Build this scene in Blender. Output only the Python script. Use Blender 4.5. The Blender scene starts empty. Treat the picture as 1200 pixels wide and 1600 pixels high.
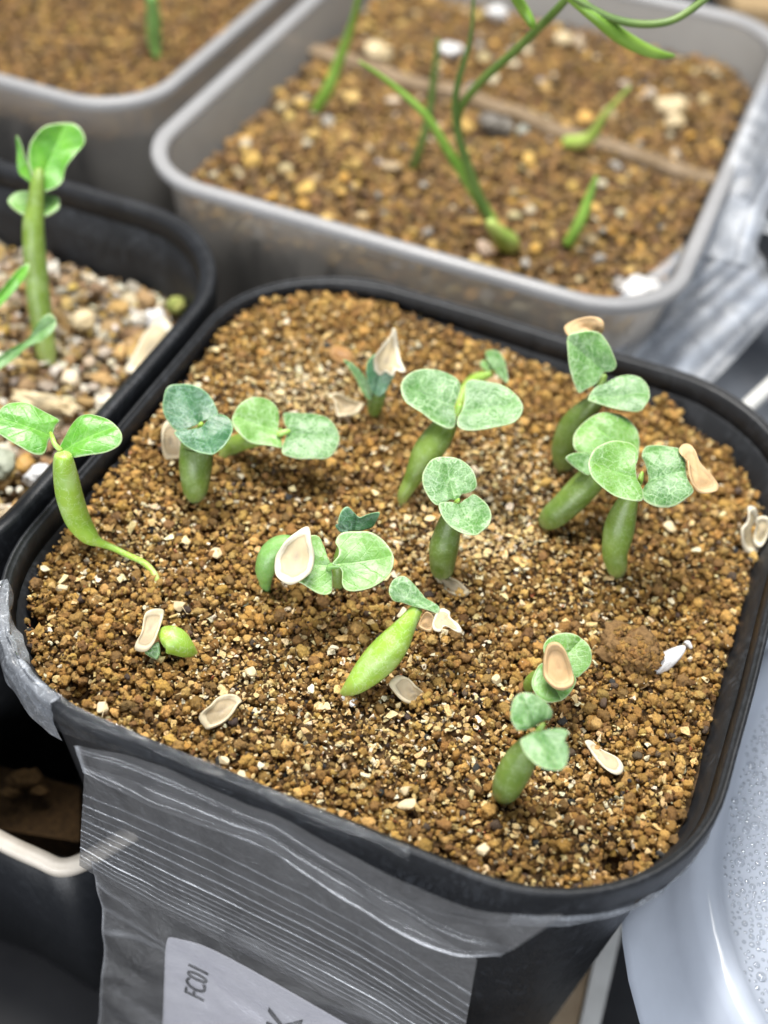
import bpy, bmesh, math, random
import numpy as np
from mathutils import Vector, Matrix, noise, Euler

random.seed(7); rng = np.random.default_rng(7)
scn = bpy.context.scene
col = scn.collection
# ------------------------------------------------------------------ camera (everything below is modelled in cm and turned into metres at the end)
FPX = 1950.0
CAM = Vector((-1.2392, -11.1135, 11.7517))
ROT = Matrix(((0.99828897, -0.04029566, -0.04237211), (0.0, 0.72463933, -0.68912832), (0.05847338, 0.6879492, 0.72339945)))
cd = bpy.data.cameras.new('camera'); cam = bpy.data.objects.new('camera', cd); col.objects.link(cam)
cam.matrix_world = Matrix.Translation(CAM) @ ROT.to_4x4()
cam.rotation_mode = 'QUATERNION'; cam.location = CAM; cam.rotation_quaternion = ROT.to_quaternion()
cd.sensor_fit = 'VERTICAL'; cd.sensor_height = 36.0; cd.lens = FPX / 1600 * 36.0
cd.clip_start = 0.005; cd.clip_end = 20
cd.dof.use_dof = True; cd.dof.focus_distance = 0.149; cd.dof.aperture_fstop = 13.5
scn.camera = cam
# ------------------------------------------------------------------ light
wd = bpy.data.worlds.new('World'); scn.world = wd; wd.use_nodes = True
bg = wd.node_tree.nodes['Background']; bg.inputs[0].default_value = (0.78, 0.86, 1.0, 1); bg.inputs[1].default_value = 0.20
def area_lamp(name, loc, aim, sx, sy, watts, colr):
    l = bpy.data.lights.new(name, 'AREA'); l.shape = 'RECTANGLE'; l.size = sx * .01; l.size_y = sy * .01
    l.energy = watts; l.color = colr
    o = bpy.data.objects.new(name, l); col.objects.link(o); o.location = loc
    o.rotation_euler = (Vector(aim) - Vector(loc)).to_track_quat('-Z', 'Y').to_euler()
    return o
area_lamp('grow_lamp', (-5, 9, 34), (0, 1, 0), 22, 5, 2.5, (1.0, 0.965, 0.91))
area_lamp('grow_lamp', (9, -4, 40), (0, 1, 0), 22, 5, 0.9, (0.95, 0.98, 1.0))
area_lamp('room_lamp', (-13, -32, 7), (0, 0, -2), 30, 10, 1.25, (0.95, 0.97, 1.0))
scn.view_settings.view_transform = 'Standard'; scn.view_settings.look = 'None'
scn.view_settings.exposure = 0.15; scn.view_settings.gamma = 1.0
scn.render.film_transparent = False
scn.cycles.max_bounces = 8; scn.cycles.transparent_max_bounces = 24

# ------------------------------------------------------------------ helpers
def ray(x, y):
    return ROT @ Vector(((x - 600) / FPX, -(y - 800) / FPX, -1.0))
def P(x, y, z):                      # picture point -> point on the level plane z (cm)
    d = ray(x, y); return CAM + d * ((z - CAM.z) / d.z)
def PP(x, y, a, n):                  # picture point -> point on the plane through a with normal n
    d = ray(x, y); return CAM + d * ((a - CAM).dot(n) / d.dot(n))
def pxsize(p):                       # cm per picture pixel at point p
    return ((p - CAM).dot(ROT @ Vector((0, 0, -1)))) / FPX
YAW = math.radians(-22.66)
W_ = Vector((math.cos(YAW), math.sin(YAW), 0)); U_ = Vector((-math.sin(YAW), math.cos(YAW), 0))
def loc2w(x, y, z=0.0): return W_ * x + U_ * y + Vector((0, 0, z))

def tag(o, label=None, cat=None, group=None, kind=None):
    if label: o['label'] = label
    if cat: o['category'] = cat
    if group: o['group'] = group
    if kind: o['kind'] = kind
    return o
def empty(name, loc, label, cat, group=None):
    o = bpy.data.objects.new(name, None); o.empty_display_size = .005; col.objects.link(o); o.location = loc
    return tag(o, label, cat, group)
def mesh_obj(name, verts, faces, mat, parent=None, smooth=True, loc=None, rz=0.0, attrs=None, sub=0):
    me = bpy.data.meshes.new(name)
    me.from_pydata([tuple(v) for v in verts], [], faces)
    if attrs:
        for an, vals in attrs.items():
            a = me.attributes.new(an, 'FLOAT', 'POINT'); a.data.foreach_set('value', np.asarray(vals, dtype=np.float32))
    me.materials.append(mat)
    if smooth: me.polygons.foreach_set('use_smooth', [True] * len(me.polygons))
    me.update()
    o = bpy.data.objects.new(name, me); col.objects.link(o)
    if parent: o.parent = parent
    if loc is not None: o.location = loc
    if rz: o.rotation_euler = (0, 0, rz)
    if sub:
        s = o.modifiers.new('s', 'SUBSURF'); s.levels = sub; s.render_levels = sub
    return o
def fn3(p, s=1.0, seed=0.0):
    return noise.noise(Vector((p[0] * s + seed, p[1] * s - seed * .7, p[2] * s + seed * .3)))

# ---- materials
def new_mat(name):
    m = bpy.data.materials.new(name); m.use_nodes = True
    nt = m.node_tree; return m, nt, nt.nodes['Principled BSDF']
def nd(nt, t, props=None, **inp):
    n = nt.nodes.new(t)
    if props:
        for k, v in props.items(): setattr(n, k, v)
    for k, v in inp.items():
        key = k.replace('_', ' ')
        s = n.inputs[key] if key in n.inputs else n.inputs[int(k[1:])]
        if hasattr(v, 'is_output') or isinstance(v, bpy.types.NodeSocket): nt.links.new(v, s)
        else: s.default_value = v
    return n
def ramp(nt, fac, stops):
    r = nt.nodes.new('ShaderNodeValToRGB'); nt.links.new(fac, r.inputs[0])
    e = r.color_ramp.elements
    while len(e) < len(stops): e.new(.5)
    for i, (p, c) in enumerate(stops):
        e[i].position = p; e[i].color = (*c, 1) if len(c) == 3 else c
    return r.outputs[0]
def mixc(nt, fac, a, b, mode='MIX'):
    n = nt.nodes.new('ShaderNodeMix'); n.data_type = 'RGBA'; n.blend_type = mode
    for s, v in ((n.inputs[0], fac), (n.inputs[6], a), (n.inputs[7], b)):
        if isinstance(v, bpy.types.NodeSocket): nt.links.new(v, s)
        elif isinstance(v, (int, float)): s.default_value = v
        else: s.default_value = (*v, 1)
    return n.outputs[2]
def math_(nt, op, a, b=0.0, clamp=False):
    n = nt.nodes.new('ShaderNodeMath'); n.operation = op; n.use_clamp = clamp
    for s, v in ((n.inputs[0], a), (n.inputs[1], b)):
        if isinstance(v, bpy.types.NodeSocket): nt.links.new(v, s)
        else: s.default_value = v
    return n.outputs[0]
def ocoord(nt, scale=100.0):         # object coordinates in cm
    tc = nt.nodes.new('ShaderNodeTexCoord')
    m = nd(nt, 'ShaderNodeMapping'); nt.links.new(tc.outputs['Object'], m.inputs[0]); m.inputs['Scale'].default_value = (scale,) * 3
    return m.outputs[0]
def bump(nt, b, h, strength, dist_cm):
    n = nd(nt, 'ShaderNodeBump', Strength=strength, Distance=dist_cm * .01, Height=h)
    nt.links.new(n.outputs[0], b.inputs['Normal']); return n

def leaf_mat(name, c_dark, c_light, bloom=.5, bloomcol=(.50, .64, .42), edgecol=(.50, .60, .36), scale=1.0, yellow=0.0):
    m, nt, b = new_mat(name)
    co = ocoord(nt)
    n0 = nd(nt, 'ShaderNodeTexNoise', Vector=co, Scale=2.6, Detail=3.0).outputs[0]
    base = ramp(nt, n0, [(.32, c_dark), (.68, c_light)])
    # warped cell borders: cracked wax film
    wn = nd(nt, 'ShaderNodeTexNoise', Vector=co, Scale=4.5, Detail=2.0)
    wv = nd(nt, 'ShaderNodeVectorMath', {'operation': 'SCALE'}); nt.links.new(wn.outputs[1], wv.inputs[0]); wv.inputs['Scale'].default_value = .30
    wa = nd(nt, 'ShaderNodeVectorMath', {'operation': 'ADD'}); nt.links.new(co, wa.inputs[0]); nt.links.new(wv.outputs[0], wa.inputs[1])
    v1 = nd(nt, 'ShaderNodeTexVoronoi', {'feature': 'DISTANCE_TO_EDGE'}, Vector=wa.outputs[0], Scale=7.5 * scale).outputs[0]
    v2 = nd(nt, 'ShaderNodeTexVoronoi', {'feature': 'DISTANCE_TO_EDGE'}, Vector=wa.outputs[0], Scale=15.0 * scale).outputs[0]
    l1 = ramp(nt, v1, [(.0, (1, 1, 1)), (.04, (.7, .7, .7)), (.09, (0, 0, 0))])
    l2 = ramp(nt, v2, [(.0, (.8, .8, .8)), (.05, (.6, .6, .6)), (.13, (0, 0, 0))])
    np_ = nd(nt, 'ShaderNodeTexNoise', Vector=co, Scale=5.5, Detail=5.0, Roughness=.65).outputs[0]
    patch = ramp(nt, np_, [(.42, (0, 0, 0)), (.62, (1, 1, 1))])
    pl = ramp(nt, nd(nt, 'ShaderNodeTexNoise', Vector=co, Scale=3.3, Detail=2.0).outputs[0], [(.38, (.05, .05, .05)), (.66, (1, 1, 1))])
    lines = math_(nt, 'MAXIMUM', l1, math_(nt, 'MULTIPLY', math_(nt, 'MULTIPLY', l2, pl), .6))
    lines = math_(nt, 'MULTIPLY', lines, math_(nt, 'ADD', math_(nt, 'MULTIPLY', pl, .75), .2))
    fine = nd(nt, 'ShaderNodeTexNoise', Vector=co, Scale=60.0, Detail=3.0).outputs[0]
    f = math_(nt, 'MULTIPLY', math_(nt, 'ADD', math_(nt, 'MULTIPLY', lines, .75), math_(nt, 'MULTIPLY', patch, .28)), bloom * 1.0, True)
    f = math_(nt, 'ADD', math_(nt, 'MULTIPLY', f, math_(nt, 'ADD', math_(nt, 'MULTIPLY', fine, .5), .5)), math_(nt, 'MULTIPLY', ramp(nt, fine, [(.45, (0, 0, 0)), (.7, (1, 1, 1))]), bloom * .22), True)
    va = nd(nt, 'ShaderNodeAttribute', {'attribute_name': 'across'}).outputs['Fac']
    aa = nd(nt, 'ShaderNodeAttribute', {'attribute_name': 'alongleaf'}).outputs['Fac']
    wob = math_(nt, 'MULTIPLY', math_(nt, 'SUBTRACT', np_, .5), .25)
    ab = math_(nt, 'ABSOLUTE', math_(nt, 'ADD', va, math_(nt, 'MULTIPLY', wob, .4)))
    mv = ramp(nt, ab, [(.0, (1, 1, 1)), (.05, (0, 0, 0))])
    fr_ = math_(nt, 'PINGPONG', math_(nt, 'ADD', math_(nt, 'ADD', aa, wob), math_(nt, 'SUBTRACT', 4.0, math_(nt, 'MULTIPLY', ab, 1.1))), .27)
    lv = math_(nt, 'MULTIPLY', ramp(nt, fr_, [(.0, (1, 1, 1)), (.035, (0, 0, 0))]), .55)
    vn = math_(nt, 'MAXIMUM', mv, lv)
    base = mixc(nt, math_(nt, 'MULTIPLY', vn, .35), base, tuple(min(1, x * 1.5 + .06) for x in c_light))
    c = mixc(nt, f, base, bloomcol)
    at = nd(nt, 'ShaderNodeAttribute', {'attribute_name': 'rim'}).outputs['Fac']
    ef = ramp(nt, at, [(.93, (0, 0, 0)), (.985, (1, 1, 1))])
    c = mixc(nt, math_(nt, 'MULTIPLY', ef, .75), c, edgecol)
    nt.links.new(c, b.inputs['Base Color'])
    b.inputs['Roughness'].default_value = .48
    nt.links.new(math_(nt, 'ADD', math_(nt, 'MULTIPLY', f, .3), .36), b.inputs['Roughness'])
    b.inputs['Subsurface Weight'].default_value = .35; b.inputs['Subsurface Radius'].default_value = (.4, 1, .15); b.inputs['Subsurface Scale'].default_value = .0006
    b.inputs['Specular IOR Level'].default_value = .55
    vein = nd(nt, 'ShaderNodeTexNoise', Vector=co, Scale=7.0, Detail=4.0, Distortion=.8).outputs[0]
    h = math_(nt, 'SUBTRACT', math_(nt, 'ADD', math_(nt, 'MULTIPLY', vein, .9), math_(nt, 'MULTIPLY', f, .35)), math_(nt, 'MULTIPLY', vn, .30))
    bump(nt, b, h, .55, .03)
    return m
def stem_mat(name, c1, c2, base_c, bloom=.3):
    m, nt, b = new_mat(name)
    co = ocoord(nt)
    at = nd(nt, 'ShaderNodeAttribute', {'attribute_name': 'along'}).outputs['Fac']
    n0 = nd(nt, 'ShaderNodeTexNoise', Vector=co, Scale=3.0, Detail=4.0).outputs[0]
    c = ramp(nt, n0, [(.3, c1), (.7, c2)])
    c = mixc(nt, ramp(nt, at, [(.0, (1, 1, 1)), (.28, (0, 0, 0))]), c, base_c)
    v = nd(nt, 'ShaderNodeTexVoronoi', {'feature': 'DISTANCE_TO_EDGE'}, Scale=5.0)
    wn = nd(nt, 'ShaderNodeTexNoise', Vector=co, Scale=4.0, Detail=4.0)
    wv = nd(nt, 'ShaderNodeVectorMath', {'operation': 'SCALE'}); nt.links.new(wn.outputs[1], wv.inputs[0]); wv.inputs['Scale'].default_value = .9
    wa = nd(nt, 'ShaderNodeVectorMath', {'operation': 'ADD'}); nt.links.new(co, wa.inputs[0]); nt.links.new(wv.outputs[0], wa.inputs[1])
    nt.links.new(wa.outputs[0], v.inputs['Vector'])
    ln = ramp(nt, v.outputs[0], [(0, (1, 1, 1)), (.05, (0, 0, 0))])
    pt = ramp(nt, nd(nt, 'ShaderNodeTexNoise', Vector=co, Scale=4.2, Detail=5.0).outputs[0], [(.5, (0, 0, 0)), (.68, (1, 1, 1))])
    f = math_(nt, 'MULTIPLY', math_(nt, 'ADD', math_(nt, 'MULTIPLY', ln, .7), math_(nt, 'MULTIPLY', pt, .5)), bloom, True)
    c = mixc(nt, f, c, (.62, .74, .5))
    nt.links.new(c, b.inputs['Base Color']); b.inputs['Roughness'].default_value = .42
    b.inputs['Subsurface Weight'].default_value = .5; b.inputs['Subsurface Radius'].default_value = (.6, 1, .2); b.inputs['Subsurface Scale'].default_value = .001
    fb = nd(nt, 'ShaderNodeTexNoise', Vector=co, Scale=38.0, Detail=2.0).outputs[0]
    bump(nt, b, fb, .15, .006)
    return m
def husk_mat(name, edge, centre, dark):
    m, nt, b = new_mat(name)
    co = ocoord(nt)
    at = nd(nt, 'ShaderNodeAttribute', {'attribute_name': 'rim'}).outputs['Fac']
    wob = math_(nt, 'ADD', at, math_(nt, 'MULTIPLY', math_(nt, 'SUBTRACT', nd(nt, 'ShaderNodeTexNoise', Vector=co, Scale=9.0, Detail=4.0).outputs[0], .5), .25))
    c = ramp(nt, wob, [(.0, dark), (.3, centre), (.62, centre), (.68, tuple(x * .75 for x in centre)), (.76, edge), (1., edge)])
    mp_ = nd(nt, 'ShaderNodeMapping', Vector=co); mp_.inputs['Rotation'].default_value = (0, 0, .6); mp_.inputs['Scale'].default_value = (1.6, .35, 1)
    st = nd(nt, 'ShaderNodeTexNoise', Vector=mp_.outputs[0], Scale=22.0, Detail=5.0, Roughness=.7).outputs[0]
    c = mixc(nt, math_(nt, 'MULTIPLY', st, .5), c, tuple(x * .45 for x in edge))
    nt.links.new(c, b.inputs['Base Color']); b.inputs['Roughness'].default_value = .6
    b.inputs['Subsurface Weight'].default_value = .25; b.inputs['Subsurface Radius'].default_value = (1, .7, .4); b.inputs['Subsurface Scale'].default_value = .0006
    bump(nt, b, st, .5, .012)
    return m
def grain_mat(name, rough=.62):
    m, nt, b = new_mat(name)
    at = nd(nt, 'ShaderNodeAttribute', {'attribute_name': 'gcol', 'attribute_type': 'INSTANCER'})
    tc = nt.nodes.new('ShaderNodeTexCoord')
    mp = nd(nt, 'ShaderNodeMapping'); nt.links.new(tc.outputs['Object'], mp.inputs[0]); mp.inputs['Scale'].default_value = (100,) * 3
    n = nd(nt, 'ShaderNodeTexNoise', Vector=mp.outputs[0], Scale=3.4, Detail=6.0, Roughness=.72).outputs[0]
    k = ramp(nt, n, [(.25, (.42, .36, .30)), (.5, (1, 1, 1)), (.75, (1.45, 1.4, 1.3))])
    c = mixc(nt, 1.0, at.outputs['Color'], k, 'MULTIPLY')
    nt.links.new(c, b.inputs['Base Color'])
    r = ramp(nt, n, [(.3, (.34,) * 3), (.7, (.8,) * 3)])
    nt.links.new(r, b.inputs['Roughness'])
    b.inputs['Specular IOR Level'].default_value = .5
    bump(nt, b, n, .9, .035)
    return m
def soil_under_mat(name, c1, c2):
    m, nt, b = new_mat(name)
    co = ocoord(nt)
    n = nd(nt, 'ShaderNodeTexNoise', Vector=co, Scale=9.0, Detail=6.0, Roughness=.75).outputs[0]
    nt.links.new(ramp(nt, n, [(.3, c1), (.7, c2)]), b.inputs['Base Color']); b.inputs['Roughness'].default_value = .95
    bump(nt, b, n, 1.0, .1)
    return m
def black_plastic(name, base=(.012, .013, .015), scuff=.35, rough=.42):
    m, nt, b = new_mat(name)
    co = ocoord(nt)
    mp = nd(nt, 'ShaderNodeMapping', Vector=co); mp.inputs['Scale'].default_value = (1, 1, .35)
    n1 = nd(nt, 'ShaderNodeTexNoise', Vector=co, Scale=1.6, Detail=6.0, Roughness=.65, Distortion=1.2).outputs[0]
    n2 = nd(nt, 'ShaderNodeTexNoise', Vector=co, Scale=34.0, Detail=3.0, Roughness=.7).outputs[0]
    n3 = nd(nt, 'ShaderNodeTexNoise', Vector=mp.outputs[0], Scale=7.0, Detail=5.0, Distortion=2.5).outputs[0]
    s = math_(nt, 'MULTIPLY', ramp(nt, n1, [(.42, (0, 0, 0)), (.75, (1, 1, 1))]), ramp(nt, n3, [(.45, (0, 0, 0)), (.62, (1, 1, 1))]))
    s = math_(nt, 'ADD', math_(nt, 'MULTIPLY', s, scuff), math_(nt, 'MULTIPLY', ramp(nt, n2, [(.62, (0, 0, 0)), (.8, (1, 1, 1))]), scuff * .35), True)
    c = mixc(nt, s, base, (.14, .155, .18)); b.inputs['Specular IOR Level'].default_value = .32
    nt.links.new(c, b.inputs['Base Color'])
    nt.links.new(math_(nt, 'ADD', math_(nt, 'MULTIPLY', n3, .3), rough - .12), b.inputs['Roughness'])
    bump(nt, b, math_(nt, 'ADD', n2, math_(nt, 'MULTIPLY', n3, .6)), .22, .015)
    return m
def milky_plastic(name, base=(.62, .62, .62), trans=.45, rough=.3, alpha=.75):
    m, nt, b = new_mat(name)
    out = nt.nodes['Material Output']
    co = ocoord(nt)
    n1 = nd(nt, 'ShaderNodeTexNoise', Vector=co, Scale=1.3, Detail=5.0, Roughness=.6).outputs[0]
    c = mixc(nt, n1, tuple(x * .8 for x in base), base)
    nt.links.new(c, b.inputs['Base Color']); b.inputs['Roughness'].default_value = rough
    tl = nd(nt, 'ShaderNodeBsdfTranslucent'); nt.links.new(c, tl.inputs[0])
    mx = nt.nodes.new('ShaderNodeMixShader'); mx.inputs[0].default_value = trans
    nt.links.new(b.outputs[0], mx.inputs[1]); nt.links.new(tl.outputs[0], mx.inputs[2])
    tr = nt.nodes.new('ShaderNodeBsdfTransparent')
    m2 = nt.nodes.new('ShaderNodeMixShader'); m2.inputs[0].default_value = alpha
    nt.links.new(tr.outputs[0], m2.inputs[1]); nt.links.new(mx.outputs[0], m2.inputs[2])
    nt.links.new(m2.outputs[0], out.inputs[0])
    bump(nt, b, n1, .2, .03)
    return m
def film_mat(name, body=.18, whitec=(.75, .78, .84), speck=.3, rough=.18, ridges=False, gloss=.8, crink=.35):
    """clear polythene: mostly see-through, a thin whitish haze and a gloss"""
    m, nt, b = new_mat(name)
    out = nt.nodes['Material Output']
    co = ocoord(nt)
    n1 = nd(nt, 'ShaderNodeTexNoise', Vector=co, Scale=2.2, Detail=5.0, Roughness=.6, Distortion=.6).outputs[0]
    v = nd(nt, 'ShaderNodeTexVoronoi', {'feature': 'SMOOTH_F1'}, Vector=co, Scale=9.0).outputs[0]
    ring = ramp(nt, v, [(.30, (0, 0, 0)), (.36, (1, 1, 1)), (.42, (0, 0, 0))])
    n2 = nd(nt, 'ShaderNodeTexNoise', Vector=co, Scale=45.0, Detail=3.0, Roughness=.7).outputs[0]
    sp = ramp(nt, n2, [(.56, (0, 0, 0)), (.72, (1, 1, 1))])
    f = math_(nt, 'ADD', math_(nt, 'MULTIPLY', math_(nt, 'ADD', math_(nt, 'MULTIPLY', sp, .7), math_(nt, 'MULTIPLY', ring, .35)), speck), math_(nt, 'MULTIPLY', n1, body * 2), True)
    if ridges:
        at = nd(nt, 'ShaderNodeAttribute', {'attribute_name': 'ridge'}).outputs['Fac']
        f = math_(nt, 'ADD', f, math_(nt, 'MULTIPLY', math_(nt, 'MULTIPLY', at, math_(nt, 'ADD', n1, .1)), .80), True)  # ridges and folds whitened, their glints partly put into the colour
    b.inputs['Base Color'].default_value = (*whitec, 1); b.inputs['Roughness'].default_value = rough + .1
    tr = nt.nodes.new('ShaderNodeBsdfTransparent'); tr.inputs[0].default_value = (.96, .97, .98, 1)
    mx = nt.nodes.new('ShaderNodeMixShader'); nt.links.new(f, mx.inputs[0])
    nt.links.new(tr.outputs[0], mx.inputs[1]); nt.links.new(b.outputs[0], mx.inputs[2])
    gl = nt.nodes.new('ShaderNodeBsdfGlossy'); gl.inputs['Roughness'].default_value = rough
    fr = nt.nodes.new('ShaderNodeFresnel'); fr.inputs[0].default_value = 1.5
    bp = nd(nt, 'ShaderNodeBump', Strength=crink, Distance=.0004, Height=math_(nt, 'ADD', n1, math_(nt, 'MULTIPLY', n2, .15)))
    for s in (gl, fr, b): nt.links.new(bp.outputs[0], s.inputs['Normal'])
    m2 = nt.nodes.new('ShaderNodeMixShader'); nt.links.new(math_(nt, 'ADD', math_(nt, 'MULTIPLY', fr.outputs[0], gloss), .02), m2.inputs[0])
    nt.links.new(mx.outputs[0], m2.inputs[1]); nt.links.new(gl.outputs[0], m2.inputs[2])
    nt.links.new(m2.outputs[0], out.inputs[0])
    return m
def plain(name, c, rough=.6, c2=None, scale=4.0, bmp=.0, met=0.0):
    m, nt, b = new_mat(name)
    co = ocoord(nt)
    n = nd(nt, 'ShaderNodeTexNoise', Vector=co, Scale=scale, Detail=6.0, Roughness=.65).outputs[0]
    nt.links.new(ramp(nt, n, [(.3, c), (.7, c2 or tuple(x * .8 for x in c))]), b.inputs['Base Color'])
    b.inputs['Roughness'].default_value = rough
    if bmp: bump(nt, b, n, bmp, .05)
    return m

MAT = {
 'leaf_dark': leaf_mat('leaf_dark', (.014, .075, .022), (.035, .14, .04), .5, bloomcol=(.42, .60, .50), edgecol=(.3, .45, .25)),
 'leaf_mid': leaf_mat('leaf_mid', (.04, .145, .016), (.085, .225, .028), .8),
 'leaf_light': leaf_mat('leaf_light', (.08, .215, .02), (.135, .30, .038), .65),
 'leaf_frost': leaf_mat('leaf_frost', (.032, .125, .018), (.070, .20, .030), .85, bloomcol=(.50, .65, .42)),
 'leaf_fresh': leaf_mat('leaf_fresh', (.055, .22, .010), (.12, .34, .02), .25),
 'leaf_smooth': leaf_mat('leaf_smooth', (.095, .23, .035), (.14, .30, .055), .3),
 'stem': stem_mat('stem', (.14, .225, .03), (.20, .30, .05), (.32, .38, .12), .22),
 'stem_dark': stem_mat('stem_dark', (.105, .175, .028), (.155, .235, .042), (.27, .33, .11), .22),
 'stem_light': stem_mat('stem_light', (.22, .38, .035), (.32, .48, .07), (.42, .46, .13), .45),
 'husk': husk_mat('husk', (.68, .58, .40), (.46, .36, .22), (.30, .24, .16)),
 'husk_white': husk_mat('husk_white', (.70, .63, .48), (.52, .42, .25), (.34, .27, .18)),
 'husk_tan': husk_mat('husk_tan', (.62, .42, .22), (.60, .40, .20), (.50, .32, .16)),
 'husk_grey': husk_mat('husk_grey', (.50, .42, .28), (.30, .24, .15), (.20, .16, .10)),
 'husk_rust': husk_mat('husk_rust', (.40, .22, .07), (.34, .17, .05), (.2, .1, .04)),
 'grain': grain_mat('grain'),
 'under': soil_under_mat('under', (.05, .027, .010), (.16, .088, .03)),
 'black': black_plastic('black', scuff=.2),
 'black_rough': black_plastic('black_rough', scuff=.22, rough=.5),
 'black_near': black_plastic('black_near', base=(.007, .008, .010), scuff=.05, rough=.34),
 'milky': milky_plastic('milky', (.62, .60, .57), .5, .3, .66),
 'milky_rim': milky_plastic('milky_rim', (.60, .60, .61), .45, .25, .8),
 'lid': milky_plastic('lid', (.62, .68, .79), .3, .22, .86),
 'film': film_mat('film', .012, speck=.07, gloss=.5, rough=.10, crink=1.0),
 'film_ridge': film_mat('film_ridge', .03, speck=.20, ridges=True, gloss=.6, rough=.13, crink=.8),
 'film_white': film_mat('film_white', .22, speck=.45, whitec=(.62, .66, .72), rough=.25),
 'film_back': film_mat('film_back', .20, speck=.1, whitec=(.36, .40, .47), ridges=True, rough=.5, gloss=.25),
 'paper': plain('paper', (.86, .84, .89), .5, (.76, .74, .81), 1.2, .15),
 'ink': plain('ink', (.035, .035, .045), .7),
 'cream': plain('cream', (.62, .57, .50), .45, (.5, .45, .38), 2.0, .1),
 'table': plain('table', (.010, .010, .012), .6, (.02, .02, .022), .7, .1),
 'board': plain('board', (.22, .16, .10), .6, (.34, .26, .17), 1.5, .2),
 'tanboard': plain('tanboard', (.48, .34, .18), .6, (.40, .28, .15), 1.0, .1),
 'white_pl': plain('white_pl', (.62, .62, .60), .4, (.5, .5, .48), 2., .05),
 'slate': plain('slate', (.10, .115, .14), .35, (.20, .21, .23), .8, .1),
 'lump': plain('lump', (.13, .07, .022), .85, (.27, .155, .055), 16.0, 1.0),
 'quartz': plain('quartz', (.66, .65, .64), .35, (.50, .50, .50), 12.0, .5),
 'flake': plain('flake', (.66, .55, .36), .6, (.48, .37, .20), 4.0, .6),
 'moss': plain('moss', (.14, .20, .03), .8, (.35, .33, .10), 6.0, .8),
 'blade_g': plain('blade_g', (.11, .24, .02), .45, (.22, .36, .06), 1.5, .1),
 'blade_d': plain('blade_d', (.06, .12, .02), .45, (.12, .19, .04), 1.5, .1),
 'bulb': plain('bulb', (.22, .36, .05), .35, (.42, .48, .14), 2.5, .1),
 'drop': None,
}
m, nt, b = new_mat('drop'); b.inputs['Base Color'].default_value = (.9, .94, 1, 1); b.inputs['Roughness'].default_value = .03; b.inputs['Transmission Weight'].default_value = .85; b.inputs['IOR'].default_value = 1.5
MAT['drop'] = m

# ---- curves
def catmull(pts, n, closed=False):
    k = len(pts); out = []
    segs = k if closed else k - 1
    for j in range(n if closed else n + 1):
        t = j / n * segs; i = min(int(t), segs - 1); u = t - i
        g = (lambda q: pts[q % k]) if closed else (lambda q: pts[max(0, min(k - 1, q))])
        a, b_, c, d = g(i - 1), g(i), g(i + 1), g(i + 2)
        out.append(.5 * ((2 * b_) + (c - a) * u + (2 * a - 5 * b_ + 4 * c - d) * u * u + (3 * b_ - a - 3 * c + d) * u ** 3))
    return out

def stem(name, path, parent, mat, nseg=40, nr=18, wob=.014, flat=1.0):
    """path: (x, y, z, r) with x,y and r in picture pixels, z in cm"""
    p3 = []
    for x, y, z, r in path:
        q = P(x, y, z); p3.append(np.array([q.x, q.y, q.z, r * pxsize(q)]))
    s = catmull(p3, nseg)
    base = parent.location.copy()
    verts, faces, al = [], [], []
    up = Vector((.3, -.2, 1)).normalized()
    nrm = None
    for i, c in enumerate(s):
        a = s[max(0, i - 1)]; b_ = s[min(len(s) - 1, i + 1)]
        t = Vector((b_ - a)[:3]).normalized()
        if nrm is None: nrm = t.orthogonal().normalized()
        nrm = (nrm - t * nrm.dot(t)).normalized(); bn = t.cross(nrm)
        e = i / (len(s) - 1)
        rr = max(c[3], .001)
        if i in (0, len(s) - 1): rr *= .45
        elif i in (1, len(s) - 2): rr *= .88
        for k in range(nr):
            th = k / nr * 2 * math.pi
            d = nrm * math.cos(th) + bn * math.sin(th)
            w = 1 + wob * fn3(Vector(c[:3]) + d * .5, 2.2, parent.location.x)
            verts.append(Vector(c[:3]) + d * rr * w - base); al.append(e)
    for i in range(len(s) - 1):
        for k in range(nr):
            k2 = (k + 1) % nr
            faces.append((i * nr + k, i * nr + k2, (i + 1) * nr + k2, (i + 1) * nr + k))
    faces.append(tuple(range(nr - 1, -1, -1))); faces.append(tuple(range((len(s) - 1) * nr, len(s) * nr)))
    return mesh_obj(name, verts, faces, mat, parent, attrs={'along': al})

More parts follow.
